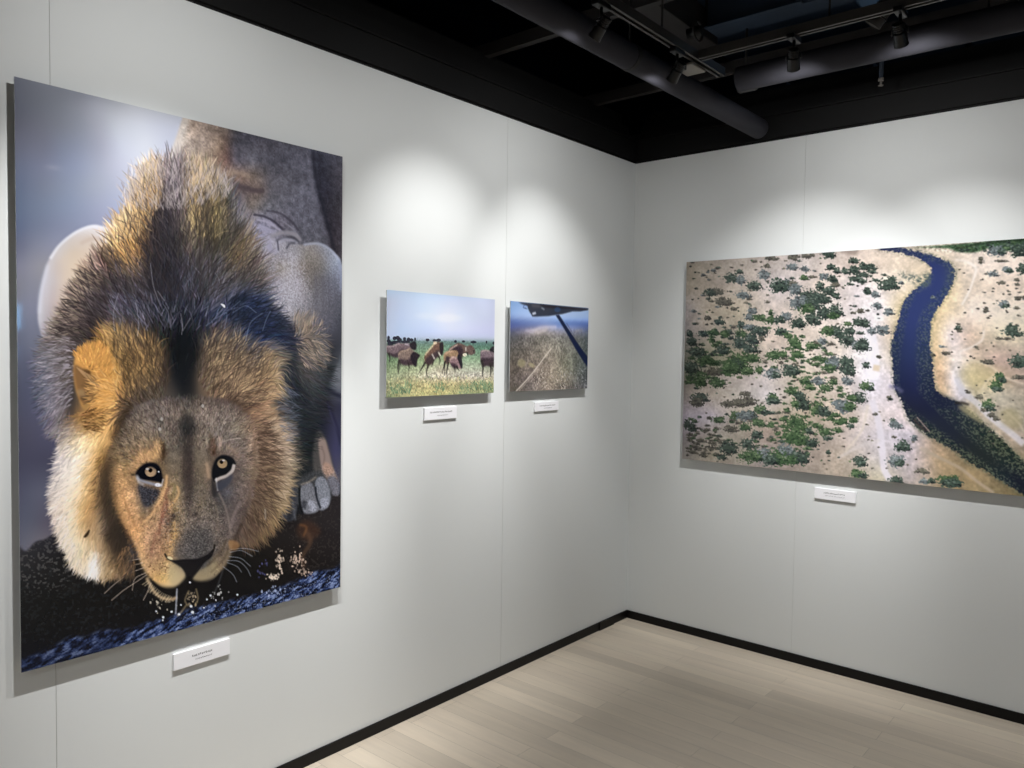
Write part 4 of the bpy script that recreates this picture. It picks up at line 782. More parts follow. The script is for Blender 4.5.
    scatter([(955, 248), (1000, 243), (1024, 241), (1040, 250), (1000, 251), (965, 251)], 46, 1.6, 3.2, 'ggd', .9)
    B = '''710 293 5 3 d,740 272 3 2 d,720 303 3 2 o,725 303 4 3 o,732 278 6 4 d,754 286 6 4 d,764 275 5 4 b,741 280 4 4 b,772 258 5 2.5 o,767 266 2.5 2 o,792 267 5 2.5 b,795 256 4 2 o,779 286 9 6 d,787 284 6 4 b,796 288 5 4 b,
    743 295 6 3 b,716 292 6 3 o,721 301 5 3 o,729 302 3 2.5 o,734 309 2.5 1.6 o,708 318 3 2 o,719 322 4.5 2.6 d,752 311 4 3 b,750 317 4 3 b,760 318 6 3 g,770 320 5 3.2 g,779 320 5 3 d,786 317 5 3.4 b,771 313 2 3 g,798 324 4 3.4 d,781 332 5 3.6 d,788 336 4 3 g,733 327 2.4 1.3 o,741 325 3 3 d,750 328 6 3 b,758 331 8 4 d,
    751 339 6 5 d,740 343 6 5 d,742 334 5 3.6 g,725 334 4 3 g,712 333 5 2.6 g,703 334 4 2.6 d,690 334 3 3 d,692 342 5 4.5 d,697 352 7 4 d,706 361 8 4 g,691 368 7 5 d,700 380 6 6 g,738 363 10 8.5 g,731 368 8 6 g,736 365 6 5 d,752 358 6 4 g,750 349 7 4 d,722 350 6 4 d,713 372 7 4 o,717 383 6 4 g,748 371 5 3.5 g,
    790 370 7 5 d,772 374 7 4.5 b,776 375 3.5 3 d,759 370 3.5 3 g,774 355 6 4.5 g,782 354 5 3 g,797 345 4 5 g,796 355 4 3 g,765 362 2.4 1.6 o,762 339 3 2 o,773 396 4 3 d,773 401 6.5 3 d,739 403 7 4 o,748 401 6 4 o,727 404 6 3 o,700 398 8 4 d,697 402 6 4 o,745 394 5 2 o,
    829 253 6 4.5 d,826 250 3 2 o,831 267 4 3 d,854 261 4.6 2.6 d,854 270 5.6 4 d,845 271 3.6 3 d,837 271 3 2.6 d,864 267 5 3.6 d,871 267 5 3 d,863 275 6 2.6 d,872 272 4 1.8 d,856 279 5 3 d,863 281 3 2 d,875 280 3 1.6 d,889 284 8 5 d,893 279 3 2.4 d,885 288 5 2.4 d,867 291 3.4 3.4 d,876 294 3.2 3 b,850 284 3.2 1.4 d,884 275 2.4 1.2 d,901 283 2.4 1.6 b,
    833 279 4.4 3.4 d,824 277 4 2.8 b,836 285 3.6 2 o,820 286 4 3.4 d,829 291 6 4 d,836 296 4 3 d,826 299 5 3 d,819 298 7 6 d,808 298 9 7 d,800 303 9 6 b,807 309 7 4.4 g,795 290 5 5 b,793 284 5 3 o,814 305 7 5 d,824 313 7 5.6 d,836 311 6 5.6 d,833 316 5 3 g,813 319 6.4 5.4 d,798 323 6.4 4.6 d,804 278 4 2.4 g,812 277 3.6 1.2 o,805 269 3.4 2.6 b,793 266 4 2.6 b,793 258 4 2.6 o,806 256 4 2.4 o,812 255 2.4 1.8 o,
    862 323 7 4 d,858 322 5 3.6 d,848 324 4 2.2 g,877 306 4 2.8 b,889 312 5 3.2 b,860 311 3.6 2 o,853 313 2 1.2 o,883 330 6 4 b,872 331 4 3 b,860 333 3.4 1.6 d,849 331 5 3.6 d,835 331 9 4.6 d,828 331 6 4 g,840 335 6 4 d,847 340 6 5.6 d,857 345 5 4 b,861 346 7 5 d,863 342 4 3.4 d,822 341 4 3.4 b,816 343 3 1.8 o,811 346 6 3 g,794 342 5 5 g,797 354 6 4 g,830 354 3 1.8 g,834 361 5.4 4.6 b,832 365 6 4 b,846 363 6 6 d,848 370 6.6 5.4 d,824 360 5 3 g,818 358 4 3 g,829 368 6 3 g,847 381 5 3.6 b,866 365 3 3 d,879 357 2 1.3 o,866 386 5.4 4 g,871 389 2.6 2 d,858 398 6.4 5 d,851 398 5 3 g,843 406 8 5.6 b,850 406 5 4 g,836 403 4 3 b,
    805 381 5 3.4 g,818 381 6 3.6 b,825 388 5 3.4 g,810 387 5 3 g,833 382 4 2.6 g,792 391 6 4 g,800 396 5 4.6 d,802 404 7 5.6 d,795 404 4 3 g,818 409 7 6 g,824 411 6 5 d,792 371 5 3.4 d,889 398 2 2.2 o,891 399 2 1.2 d,
    853 420 4.4 2.6 g,843 421 4.6 3 g,838 422 4 3 g,851 426 3.4 2.2 d,838 430 3.6 2.2 g,825 432 6.4 3.2 g,828 438 3.6 2 d,831 419 4 2 g,836 415 3.4 2 g,796 422 8 6 g,803 427 6 4 g,794 436 9 8 g,802 440 7 5.4 g,812 443 5 4 d,809 431 3.6 3.4 d,828 452 2 1.8 d,875 414 2 1.2 o,
    799 457 8 6 d,860 461 5.4 4.4 d,862 463 4 3.2 d,857 474 6 3.8 g,863 476 4 2.4 d,896 480 6 3.4 d,902 446 6.4 5 d,896 461 7 5.4 b,900 463 4.4 3 d,894 424 4 3 b,898 426 4 2.6 b,893 421 2.4 3 d,894 437 2 1 o,922 471 6 2.8 o,924 481 4 2.4 b,931 481 3.4 2.4 d,949 480 9.6 4.4 g,954 483 7 3.6 d,950 483 9 4 d,914 438 3 2.4 b,
    728 448 7.4 6 d,747 444 5.4 4.4 d,757 435 5.4 4 d,722 457 4.4 2.6 d,751 456 10 5.4 g,762 455 9 6 b,776 458 9 6.4 g,786 452 8 6 b,770 460 6 5 d,790 460 6 4 g,704 455 3 2 o,692 427 4 4 d,687 424 3 4 d,718 420 5.4 3 g,736 415 6 3.4 g,745 416 8 4 b,751 414 5 3.4 d,760 410 6 4 g,765 412 4 3 d,731 429 6 3 o,745 427 5 3 g,758 423 6 3.4 g,773 399 5 4 g,709 418 2.4 1.6 o,
    1001 261 5 1 o,996 251 8 4.4 b,1002 252 4 2 d,1018 252 8 4.6 d,1022 247 6 3.4 d,1007 270 3.6 3 b,1009 271 3.4 1.6 d,1023 269 5 5 d,993 274 4.6 2.6 b,1001 283 3.6 1.4 o,1017 280 2.4 1.4 o,1017 284.5 2.2 1.2 o,981 262 2.4 1.4 o,981 259 2 1.6 o,1018 298 3 2 o,1024 298 2 1.6 o,1004 304 4.4 3.4 b,1006 306 3 1.6 d,986 310 2.6 2.4 o,1017 308 2.4 1.2 o,958 324 1.6 1 o,958 328 3 2.6 d,959 331 2.4 1.4 o,1012 331 7.6 5.4 d,1016 334 5 2.4 d,999 338.5 3 1.2 o,1007 338.4 3.4 1.2 o,976 347 2 1 o,946 353 3.2 1.8 o,988 362 5.4 2.4 o,1019 361 8.6 5.8 d,942 346.5 3 1 b,933 355 2.6 1.4 o,1020 377 7 2 o,1000 377 4.4 4 g,1002 380 4 2.4 d,996 386 5.6 4.6 g,997 389 5 2.4 d,968 392 2 1.2 o,979 397 3.6 2 o,988 405 5.6 4.4 g,990 408 5 2.4 d,983 410 2.6 1.6 o,991 415 3.2 2.2 o,996 418.5 3 1.8 o,933 297 2 1.4 b,951 286 1.4 1 b'''
    L = [tuple(t.split()) for t in B.replace('\n', '').split(',') if t.strip()]
    for x, y, rx, ry, k in sorted(L, key=lambda t: float(t[1])): bush(float(x), float(y), float(rx), float(ry), k)
    P.line([(955, 249), (985, 243.4), (1010, 241), (1042, 238.6)], 1.6, '202620', .6, .6); P.fill([(839, 252), (858, 250), (855, 255)], '8c7c70', 1, .6); P.fill([(885, 247), (900, 247), (880, 250)], '1c2058', .6, .8)
    P.c = blur(P.c, .55); P.c = np.clip(P.c, 0, 1); return P
HERD_Q = [(386.2, 290.0), (494.3, 299.3), (493.3, 392.6), (385.8, 397.8)]
def paint_herd(W=260, H=173):
    P = Paint(W, H, HERD_Q, 5); R = P.rng
    P.c[:] = P.rows('''
290: 386 a8c0dc,400 b4c8e4,440 c0d8f4,494 b0c4e0
300: 386 b8c0d8,400 bccce8,420 c8dcf8,450 d0dcf8,494 c4cce8
315: 386 b8c4dc,400 bcccec,425 d0e0f8,447 e0e4f4,460 d4e0f8,494 c4cce8
330: 386 b8c4e0,400 b8ccec,430 c4d4f8,450 d8e0fc,494 c8ccf0
339: 386 b0c0e0,494 c4cce8
342: 386 6c8074,494 4c7468
348: 386 64806c,430 7c9c84,494 5c8470
358: 386 6a8464,430 94ac80,460 8ca888,494 84a080
368: 386 8a9c78,420 a8b490,440 c0b8a0,465 b4bca4,494 a8ac98
376: 386 94a080,410 b0b090,430 ccc4b4,460 ccc4b8,475 ccc4bc,494 b8b0a0
383: 386 a0a07c,410 b4ac80,440 c4b484,494 a8a478
398: 386 84906c,410 b4b07c,440 b8b47c,470 849870,494 7c8c68''')
    low = [(380, 376), (500, 374), (500, 400), (380, 402)]
    P.speckle(low, .28, 1.3, 1); P.speckle([(380, 346), (500, 346), (500, 376), (380, 378)], .14, 1.3, 1)
    fl = P.flow([(440, 390, 0, -1)])
    P.fur([(386, 380), (494, 378), (494, 393), (386, 398)], fl, 260, 3, .3, .2, 2, .7, tint=('7c946c', .3), wob=.4)
    P.fur([(386, 380), (494, 378), (494, 393), (386, 398)], fl, 200, 2, .3, .1, 1, .6, tint=('ece0a4', .5), wob=.5)
    for x, y, rx in [(440, 388, 5), (478, 386, 6), (397, 390, 5), (488, 388, 4), (464, 391, 3), (407, 389, 3)]: P.fur([(x - rx, y - 3), (x + rx, y - 3), (x + rx, y + 4), (x - rx, y + 4)], fl, 60, 4, .3, .2, 1, .8, tint=('5c8468', .5), wob=.5)
    P.blob(447, 318, 12, 4, 'e8ecf8', 3, .7); P.blob(425, 316, 8, 3, 'dce6f8', 3, .5)
    k = '2a2a38'; b = '3c3038'
    P.line([(386, 341), (420, 342), (455, 342.6), (494, 345)], 1.6, '5c7c74', .8, .6)
    for x, y, rx, ry in [(388, 338, 1.4, 2), (388, 341, 2, 1.6), (394, 338.5, 2, 2), (397, 338, 2.4, 2), (399, 340, 2.4, 2), (404, 339, 1.6, 1.8), (408, 339.5, 2, 1.8), (411, 340, 2, 1.6), (414.5, 339.4, 1, 1.8), (427, 340, 2, 1.5), (434, 340.4, 2, 1.3), (438, 340.2, 2.4, 1.6), (455, 341.4, 1.4, 1.4), (463, 341.4, 1.6, 1.2), (473, 342, 3, 1.4), (486, 342, .8, 1.4), (493, 343, 1, 1.6), (390, 344, 3, 2.6), (395, 342.6, 5, 1.8), (405, 342, 5, 1.5)]: P.blob(x, y, rx, ry, k, .3, .9)
    def beast(body, belly, back, legs, head=None, bc='6c5c60'):
        P.fill(body, bc, .4)
        if belly: P.fill(belly, b, .7, .9)
        for q, w, c in back: P.line(q, w, c, .85, .4)
        for q, w in legs: P.line(q, w, '34302e', .9, .3, True)
        if head: P.fill(head, '28242c', .4, .95)
    beast([(386, 346), (392, 346), (398, 343.5), (404, 343.5), (412, 344), (414, 347), (410, 350), (404, 351), (400, 356), (395, 357), (386, 352)], [(386, 352), (394, 354), (400, 350), (404, 349), (398, 357), (392, 357)], [([(386, 347), (392, 346.4), (399, 343.6)], 1.5, 'b09ca0'), ([(404, 344.4), (409, 345)], 1.2, 'b0a8b8')],
          [([(388, 353), (389.5, 358), (388.6, 363)], 2), ([(400, 353), (400, 360)], 1)], [(409, 344), (414, 341), (416, 345), (415, 350), (411, 349)], '7a686e')
    beast([(397.5, 354), (400, 351), (406, 350), (409, 348), (412, 350), (416, 353), (418, 356), (416, 362), (414, 364.5), (406, 365), (399, 363), (398, 359)], [(399, 359), (406, 360), (412, 357), (416, 362), (413, 365), (402, 365)], [([(398, 355), (401, 351.6), (406, 350.6), (409, 348.6)], 1.4, 'ac9484')],
          [([(399, 360), (397.6, 367), (398.4, 374)], 2.6), ([(408, 363), (408.6, 368), (407.6, 373)], 1.6), ([(400, 362), (399, 370)], 1.6)], [(413, 352), (418, 354), (419.5, 356), (417, 360), (416, 366.5), (413.6, 366), (411, 361), (410, 356)], '84726a')
    beast([(424, 356), (427, 352), (431, 348), (434, 343), (437, 342), (441, 343), (443, 346), (442, 352), (438, 356), (434, 359), (431, 364), (426, 364), (424, 360)], [(426, 358), (432, 354), (438, 350), (440, 355), (434, 360), (430, 365), (425, 363)], [([(424.6, 355), (428, 350.6), (432, 346), (434.4, 342.8)], 1.6, 'd0bc98'), ([(431.4, 354), (434, 359)], 1.2, 'e8e0d8'), ([(438, 352), (440, 356)], 1.3, 'e8e4d4')],
          [([(425, 362), (421.6, 368), (417.6, 374.6)], 2.2), ([(428, 364), (426.5, 370), (425.8, 376)], 2.2), ([(438, 356), (439.5, 360), (438.6, 366)], 1.6), ([(433, 360), (432, 364), (431, 367)], 1.6)], [(439, 344), (442, 342), (443, 348), (442, 355), (440, 354), (439, 349)], '74584c')
    P.blob(434.6, 343, 1.8, 1.4, 'd8c4a8', .5, .9)
    beast([(448, 350), (452, 346), (457, 343), (462, 344), (466, 346), (470, 345), (473, 347), (475, 352), (473, 354), (470, 355), (465, 353), (461, 357), (455, 352)], [(452, 348), (460, 346), (463, 352), (459, 356), (454, 352)], [([(449, 350), (453, 347), (457, 344.6)], 1.3, 'c8b0a4'), ([(465.4, 347), (465.4, 351)], 1.2, 'd8d0c4')], [([(467, 352), (467.6, 356)], 2), ([(473, 350), (474, 354)], 2), ([(461, 354), (462, 359)], 1.6)], None, '6a5650')
    P.blob(464.4, 354.8, 2, 1.6, 'ece4cc', .4, .9)
    beast([(443, 355), (446, 352), (452, 350.5), (456, 350.5), (458, 354), (456, 358), (450, 362), (447, 364), (444, 362)], [(446, 356), (450, 358), (447, 364), (445, 361)], [([(444, 354), (448, 352), (453, 351.6)], 2, 'c4a084')], [([(445, 361), (443, 368), (442, 374)], 1.8), ([(448, 362), (446.6, 370), (446, 375)], 1.8), ([(444, 362), (444.4, 376)], 1.4)], None, 'a08468')
    beast([(449, 359), (452, 356.6), (456, 357), (459, 359.5), (461, 364), (460, 369), (457, 367), (453, 367.6), (450, 364)], [(450, 363), (455, 364), (458, 368), (453, 368)], [([(450, 360), (452, 357.4), (456, 358)], 1.6, 'd0b4a8')], [([(454, 366), (454.6, 372), (454.4, 377)], 1), ([(456, 366), (459, 371)], 2)], [(458, 354), (461, 357), (462, 364), (461.4, 369), (459, 364), (457, 358)], '94787c')
    beast([(480, 352), (483, 350), (488, 350.5), (492, 350), (494.5, 353), (494.5, 364), (490, 366), (486, 365), (483, 367), (480.4, 362)], [(480.6, 358), (487, 358), (494, 358), (494, 366), (486, 366), (482, 366)], [([(480.6, 352), (484, 350.4), (489, 351)], 1.4, 'b4a0a0')], [([(481.4, 360), (482.6, 368), (481.8, 377)], 2.8), ([(490, 363), (490.6, 370), (489.6, 377)], 2.6), ([(493, 362), (492, 372)], 1.6)], [(489, 350), (493, 346), (495, 350), (495, 353)], '7c6c74')
    P.speckle([(386, 342), (494, 345), (494, 378), (386, 378)], .18, .9, 1)
    P.speckle([(418, 366), (494, 366), (494, 378), (418, 378)], .10, 1.5, 2)
    P.c = np.clip(P.c, 0, 1); return P
WING_Q = [(510.3, 301.0), (588.2, 307.8), (586.7, 388.4), (508.7, 391.8)]
def paint_wing(W=240, H=160):
    P = Paint(W, H, WING_Q, 9); R = P.rng
    P.c[:] = P.rows('''
302: 510 84a8dc,530 90b4e8,588 90b0dc
312: 510 90b0e4,530 a8c4f0,560 b0c8f0,588 98b4dc
317: 510 8ca8dc,530 a8c0ec,560 a8c4f0,588 98b4e0
319: 510 5c74b0,530 8098cc,560 90b0e0,588 7c98cc
323: 510 5064a0,530 6478b4,545 7890cc,560 5070b8,588 3c5498
327: 510 54609c,530 6c749c,545 8c8ca8,556 98a8d8,575 8090c0,588 4c5c90
331: 510 585c74,525 8c8490,535 b8acb0,545 9c9494,570 88889c,588 50586c
338: 510 5c5c60,540 7c7870,570 7c7c78,588 4c5458
350: 510 5c5854,530 807870,550 948c80,570 74746c,588 40484a
365: 510 645c54,530 80756c,550 9c9084,565 7c7c6c,588 40484c
378: 510 605854,530 7c706c,550 988c7c,565 80796c,580 585c5c,588 44484c
392: 510 5a544c,530 78706c,550 8c8074,570 645f5c,588 4c4c54''')
    P.speckle([(505, 330), (592, 330), (592, 345), (505, 345)], .14, 1.6, 1); P.speckle([(505, 342), (592, 342), (592, 396), (505, 396)], .26, 1.1, 1); P.speckle([(505, 340), (592, 340), (592, 396), (505, 396)], .12, 5, 1, oct=1)
    P.speckle([(535, 370), (562, 370), (565, 390), (535, 390)], .6, 1, 3, 'd4c8bc', .64); P.speckle([(560, 368), (590, 368), (590, 390), (560, 390)], .5, 1, 3, '9a9ca0', .64)
    P.line([(525, 331), (534, 330), (541, 327.4), (556, 327)], 2.4, 'd8d0dc', .7, .8); P.line([(534, 332), (541, 331), (547, 329)], 3, 'dccfc8', .6, .9); P.line([(575, 331), (582, 330)], 1.5, 'a8a090', .5, .6)
    P.blob(521, 363, 4, 4, '98906c', 2, .6); P.blob(531, 365, 3.4, 2, 'b4aa84', 1.2, .6, .6)
    P.line([(515.5, 391), (525, 381), (535, 369), (544, 357), (551, 348)], 1.1, 'd8ccc0', .85, .3); P.line([(518, 391), (528, 380), (538, 367)], .7, 'c8bcb0', .6, .3)
    P.fill([(518, 302.2), (530, 303), (545, 304.4), (562, 306), (588.2, 308.2), (587, 310), (580, 311.4), (572, 311.4), (562, 314), (548, 316), (536, 316.6), (532, 316.6), (530.5, 314), (529, 311.6), (527.5, 308.4), (527, 306), (522, 304.4)], '2c3240', .4, .95, smooth=False)
    P.fill([(532, 304), (541, 305), (540, 307.5), (532, 307)], '54545c', .6, .7); P.line([(541, 307.6), (544, 309.6)], 1.4, '9aa4b0', .8, .4); P.line([(532, 314), (535.4, 312.8)], 2.2, 'd4dcf0', .9, .4)
    P.fill([(540, 304.4), (562, 306.4), (588, 308.6), (587, 310), (562, 308.6), (545, 307.4)], '241e24', .5, .7); P.blob(557, 309.6, 3, 2.4, '34588c', 1.2, .5)
    P.line([(524, 305), (523, 307.6), (526, 308.4)], .8, '3c4c74', .7, .3); P.line([(527, 309), (524, 308)], .8, '3c4c74', .6, .3)
    P.fill([(555, 315), (558.6, 314.6), (564, 323), (572, 335), (580, 347), (587.6, 357.4), (587.2, 367), (582, 360), (574, 347), (565, 331), (559, 321)], '1c2440', .4, 1, smooth=False)
    P.line([(566, 323), (574, 336)], .8, '4c5470', .6, .3)
    P.c = np.clip(P.c, 0, 1); return P
# ------------------------------------------------------------------ overhead: ducts, rails, framing
OVER = 'overhead services'
def duct(p0, p1, label):
    t = thing('round_duct', label, 'duct', p0, 'round dark ducts under the open ceiling')
    d = Vector(p1) - Vector(p0); L = d.length; d.normalize(); r = .05
    bm = bmesh.new(); lathe(bm, (0, 0, 0), d, [(0, r - .004), (.0, r), (.004, r), (L, r)], 40)
    for f in bm.faces: f.smooth = len(f.verts) == 4
    obj('pipe', bm, M_TUBE, t)
    return t, d, L
dA, dd, L = duct((.75, -.045, 2.70), (.75, -6.4, 2.70), 'dark grey round duct running beside the left wall, ending above the corner')
for s in (1.22, 3.4, 5.4):
    bm = bmesh.new(); lathe(bm, Vector(dd) * s, dd, [(0, .0515), (.001, .0525), (.022, .0525), (.023, .0515)], 40)
    st = obj('strap', bm, M_STRAP, dA); bm = bmesh.new(); tube(bm, Vector(dd) * (s + .011) + Vector((0, 0, .05)), Vector(dd) * (s + .011) + Vector((0, 0, 1.34)), .004, n=8); obj('hanger_rod', bm, M_STRAP, st)
dB, dd, L = duct((.975, -.78, 2.70), (5.3, -.78, 2.70), 'dark grey round duct running parallel to the back wall')
for s in (.9, 2.4):
    bm = bmesh.new(); tube(bm, Vector(dd) * s + Vector((0, 0, .045)), Vector(dd) * s + Vector((0, 0, 1.34)), .004, n=8); obj('hanger_rod', bm, M_STRAP, dB)
TZ = 2.72
def track(p0, p1, label):
    t = thing('lighting_track', label, 'lighting track', p0, 'lighting tracks'); d = Vector(p1) - Vector(p0); L = d.length; d.normalize(); s = d.cross(Vector((0, 0, 1)))
    bm = bmesh.new()
    def bar(o0, o1, z0, z1):
        a = s * o0 + Vector((0, 0, z0)); b = s * o1 + d * L + Vector((0, 0, z1)); box(bm, tuple(min(a[i], b[i]) for i in range(3)), tuple(max(a[i], b[i]) for i in range(3)))
    bar(-.017, .017, .026, .034); bar(-.017, -.013, 0, .026); bar(.013, .017, 0, .026); bar(-.013, -.007, 0, .004); bar(.007, .013, 0, .004)
    obj('rail', bm, M_RAIL, t); k = .5
    while k < L:
        bm = bmesh.new(); c = d * k; tube(bm, c + Vector((0, 0, .034)), c + Vector((0, 0, 1.32)), .004, n=8); obj('hanger_rod', bm, M_STRAP, t); k += 1.6
    return t
track((.905, -.80, TZ), (.905, -6.4, TZ), 'thin grey lighting track running along the left wall')
track((.925, -1.03, TZ), (5.3, -1.03, TZ), 'thin grey lighting track running along the back wall')
track((4.6, -1.6, TZ), (4.6, -6.4, TZ), 'thin grey lighting track far from the hung prints')
# gallery spots
def spot(x, y, target, key, beam, label, z=TZ, color=(1., .988, .972), lit=True, low_z=.75):
    t = thing('track_spotlight', label, 'spotlight', (x, y, z), 'gallery spotlights on the tracks')
    bm = bmesh.new(); box(bm, (-.014, -.04, -.018), (.014, .04, 0), .003); obj('adapter', bm, M_LAMP, t)
    bm = bmesh.new(); tube(bm, (0, 0, -.018), (0, 0, -.056), .006, n=14); obj('swivel', bm, M_LAMP, t)
    piv = Vector((0, 0, -.082)); d = (Vector(target) - (Vector((x, y, z)) + piv)).normalized(); s = d.cross(Vector((0, 0, 1))).normalized()
    bm = bmesh.new()
    for sg in (-1, 1): path_tube(bm, [Vector((0, 0, -.054)), s * sg * .016 + Vector((0, 0, -.056)), s * sg * .025 + Vector((0, 0, -.064)), s * sg * .025 + piv], .0026, 8)
    obj('yoke', bm, M_LAMP, t)
    bm = bmesh.new(); prof = [(-.040, .010), (-.038, .017)]
    for i in range(4): q = -.036 + i * .007; prof += [(q, .019), (q + .003, .019), (q + .0035, .015), (q + .0065, .015)]
    prof += [(-.004, .020), (.030, .022), (.040, .0235), (.041, .020), (.036, .019)]
    lathe(bm, piv, d, prof, 28); obj('lamp_head', bm, M_LAMP, t)
    bm = bmesh.new(); lathe(bm, piv, d, [(.0365, .0175), (.038, .0175)], 24); ln = obj('lens', bm, M_LENS if lit else M_LAMP, t); ln['label'] = 'glowing warm white lens'
    low = Vector((target[0] + (target[0] - x) * .0, target[1], low_z)) - (Vector((x, y, z)) + piv)
    for watts, size, dw in zip(LW[key], (beam, 46, 120), (d, low.normalized(), Vector((d.x, d.y, -.5 * math.hypot(d.x, d.y))))):   # beam, lower field, spill
        if watts <= 0: continue
        ld = bpy.data.lights.new('spot_light', 'SPOT'); ld.energy = watts; ld.spot_size = math.radians(size); ld.spot_blend = 1; ld.shadow_soft_size = .014; ld.color = color
        lo = bpy.data.objects.new('spot_light', ld); COL.objects.link(lo); lo.parent = t; lo.location = piv + d * .052
        lo.rotation_euler = (-dw).to_track_quat('Z', 'Y').to_euler()
    return t
XA = .905; YB = -1.03
spot(XA, -2.95, (0, -2.75, 1.45), 'L1', 70, 'black spotlight aimed at the left half of the lion print')
spot(XA, -2.45, (0, -2.45, 1.30), 'L2', 70, 'black spotlight aimed at the right half of the lion print')
spot(XA, -1.70, (0, -1.60, 1.78), 'S1', 64, 'black spotlight above the herd print, just left of the long duct')
spot(XA, -1.18, (0, -.84, 1.76), 'S2', 60, 'black spotlight aimed at the aircraft wing print')
spot(1.30, YB, (.95, 0, 1.58), 'R1', 68, 'black spotlight on the back track aimed at the river print, left of two')
spot(1.66, YB, (1.66, 0, 1.55), 'R2', 68, 'black spotlight on the back track aimed at the river print, right of two')
for (x, y, tg) in ((XA, -4.3, (0, -4.2, 1.5)), (2.5, YB, (2.6, 0, 1.5)), (3.6, YB, (3.6, 0, 1.5)), (4.6, -3.0, (XR, -3.0, 1.4)), (4.6, -4.6, (XR, -4.6, 1.4)), (4.6, -5.6, (3.8, YN, 1.4))):  # unseen spots added so the other walls bounce light back
    spot(x, y, tg, 'FAR', 70, 'black spotlight added beyond the frame for bounce light, aimed at %s' % ('the right wall' if tg[0] > 5 else 'the near wall' if tg[1] < -7 else 'the left wall' if tg[0] < .1 else 'the back wall'))
# unseen downlights added over the open floor as ambient fill
def downlight(x, y, key, label):
    t = thing('added_fill_downlight', label, 'downlight', (x, y, 2.78), 'added fill downlights over the gallery floor')
    bm = bmesh.new(); lathe(bm, (0, 0, .12), (0, 0, -1), [(0, .03), (.002, .075), (.11, .085), (.125, .088), (.125, .078), (.11, .07)], 32); obj('housing', bm, M_LAMP, t)
    bm = bmesh.new(); lathe(bm, (0, 0, .012), (0, 0, -1), [(0, .069), (.003, .069)], 28); obj('diffuser', bm, M_LENS, t)
    bm = bmesh.new(); tube(bm, (0, 0, .12), (0, 0, 1.27), .005, n=8); obj('hanger_rod', bm, M_STRAP, t)
    for watts, size in ((LW[key], 165), (LW['DC'] if key == 'DA' else 0, 100)):
        if watts <= 0: continue
        ld = bpy.data.lights.new('fill_down_light', 'SPOT'); ld.energy = watts; ld.spot_size = math.radians(size); ld.spot_blend = .7; ld.shadow_soft_size = .07; ld.color = (1, .99, .975)
        lo = bpy.data.objects.new('fill_down_light', ld); COL.objects.link(lo); lo.parent = t; lo.location = (0, 0, -.03)
downlight(2.3, -2.78, 'DA', 'added round fill downlight nearest the corner'); downlight(3.65, -1.80, 'DA', 'added round downlight by the back wall, further right, for fill and the white glint in the lion print')
downlight(2.3, -4.6, 'DB', 'added round fill downlight above the camera side of the left wall'); downlight(3.9, -4.6, 'DB', 'added round fill downlight in the middle of the far row')
downlight(2.3, -6.2, 'DB', 'added round fill downlight beside the near wall, left one'); downlight(3.9, -6.2, 'DB', 'added round fill downlight beside the near wall, right one')
# small fixtures near the corner of the tracks
t = thing('junction_box', 'small pale plate and box clipped under the left track', 'box', (XA - .02, -.99, TZ - .004))
bm = bmesh.new(); box(bm, (-.07, -.06, -.012), (.016, .06, 0), .004); obj('plate', bm, M_LAMPG, t)
bm = bmesh.new(); box(bm, (-.035, -.085, -.03), (-.01, -.055, -.004), .004); obj('connector', bm, M_LAMP, t)
t = thing('ceiling_camera', 'small black camera hanging between the two ducts', 'camera', (.90, -.55, 2.80))
bm = bmesh.new(); box(bm, (-.03, -.03, -.012), (.03, .03, 0), .003); tube(bm, (0, 0, 0), (0, 0, .2), .006, n=10); obj('bracket', bm, M_VOID, t)
bm = bmesh.new(); box(bm, (-.035, -.02, -.075), (.05, .02, -.035), .006); tube(bm, (0, 0, -.04), (0, 0, -.01), .008, n=12); obj('housing', bm, M_LAMP, t)
bm = bmesh.new(); tube(bm, (-.01, -.02, -.06), (-.01, -.03, -.062), .012, n=18); obj('lens', bm, mat('camera_glass', '30343a', .1, metal=.6), t)
t = thing('sprinkler', 'tiny bright sprinkler head hanging by the back wall', 'sprinkler', (1.36, -.16, 2.79))
bm = bmesh.new(); tube(bm, (0, 0, 0), (0, 0, .5), .009, n=12); obj('drop_pipe', bm, M_STEEL, t)
bm = bmesh.new(); lathe(bm, (0, 0, .002), (0, 0, -1), [(0, .012), (.012, .012), (.014, .005), (.03, .004), (.031, .011), (.033, .011)], 16); obj('nozzle', bm, M_LAMPG, t)
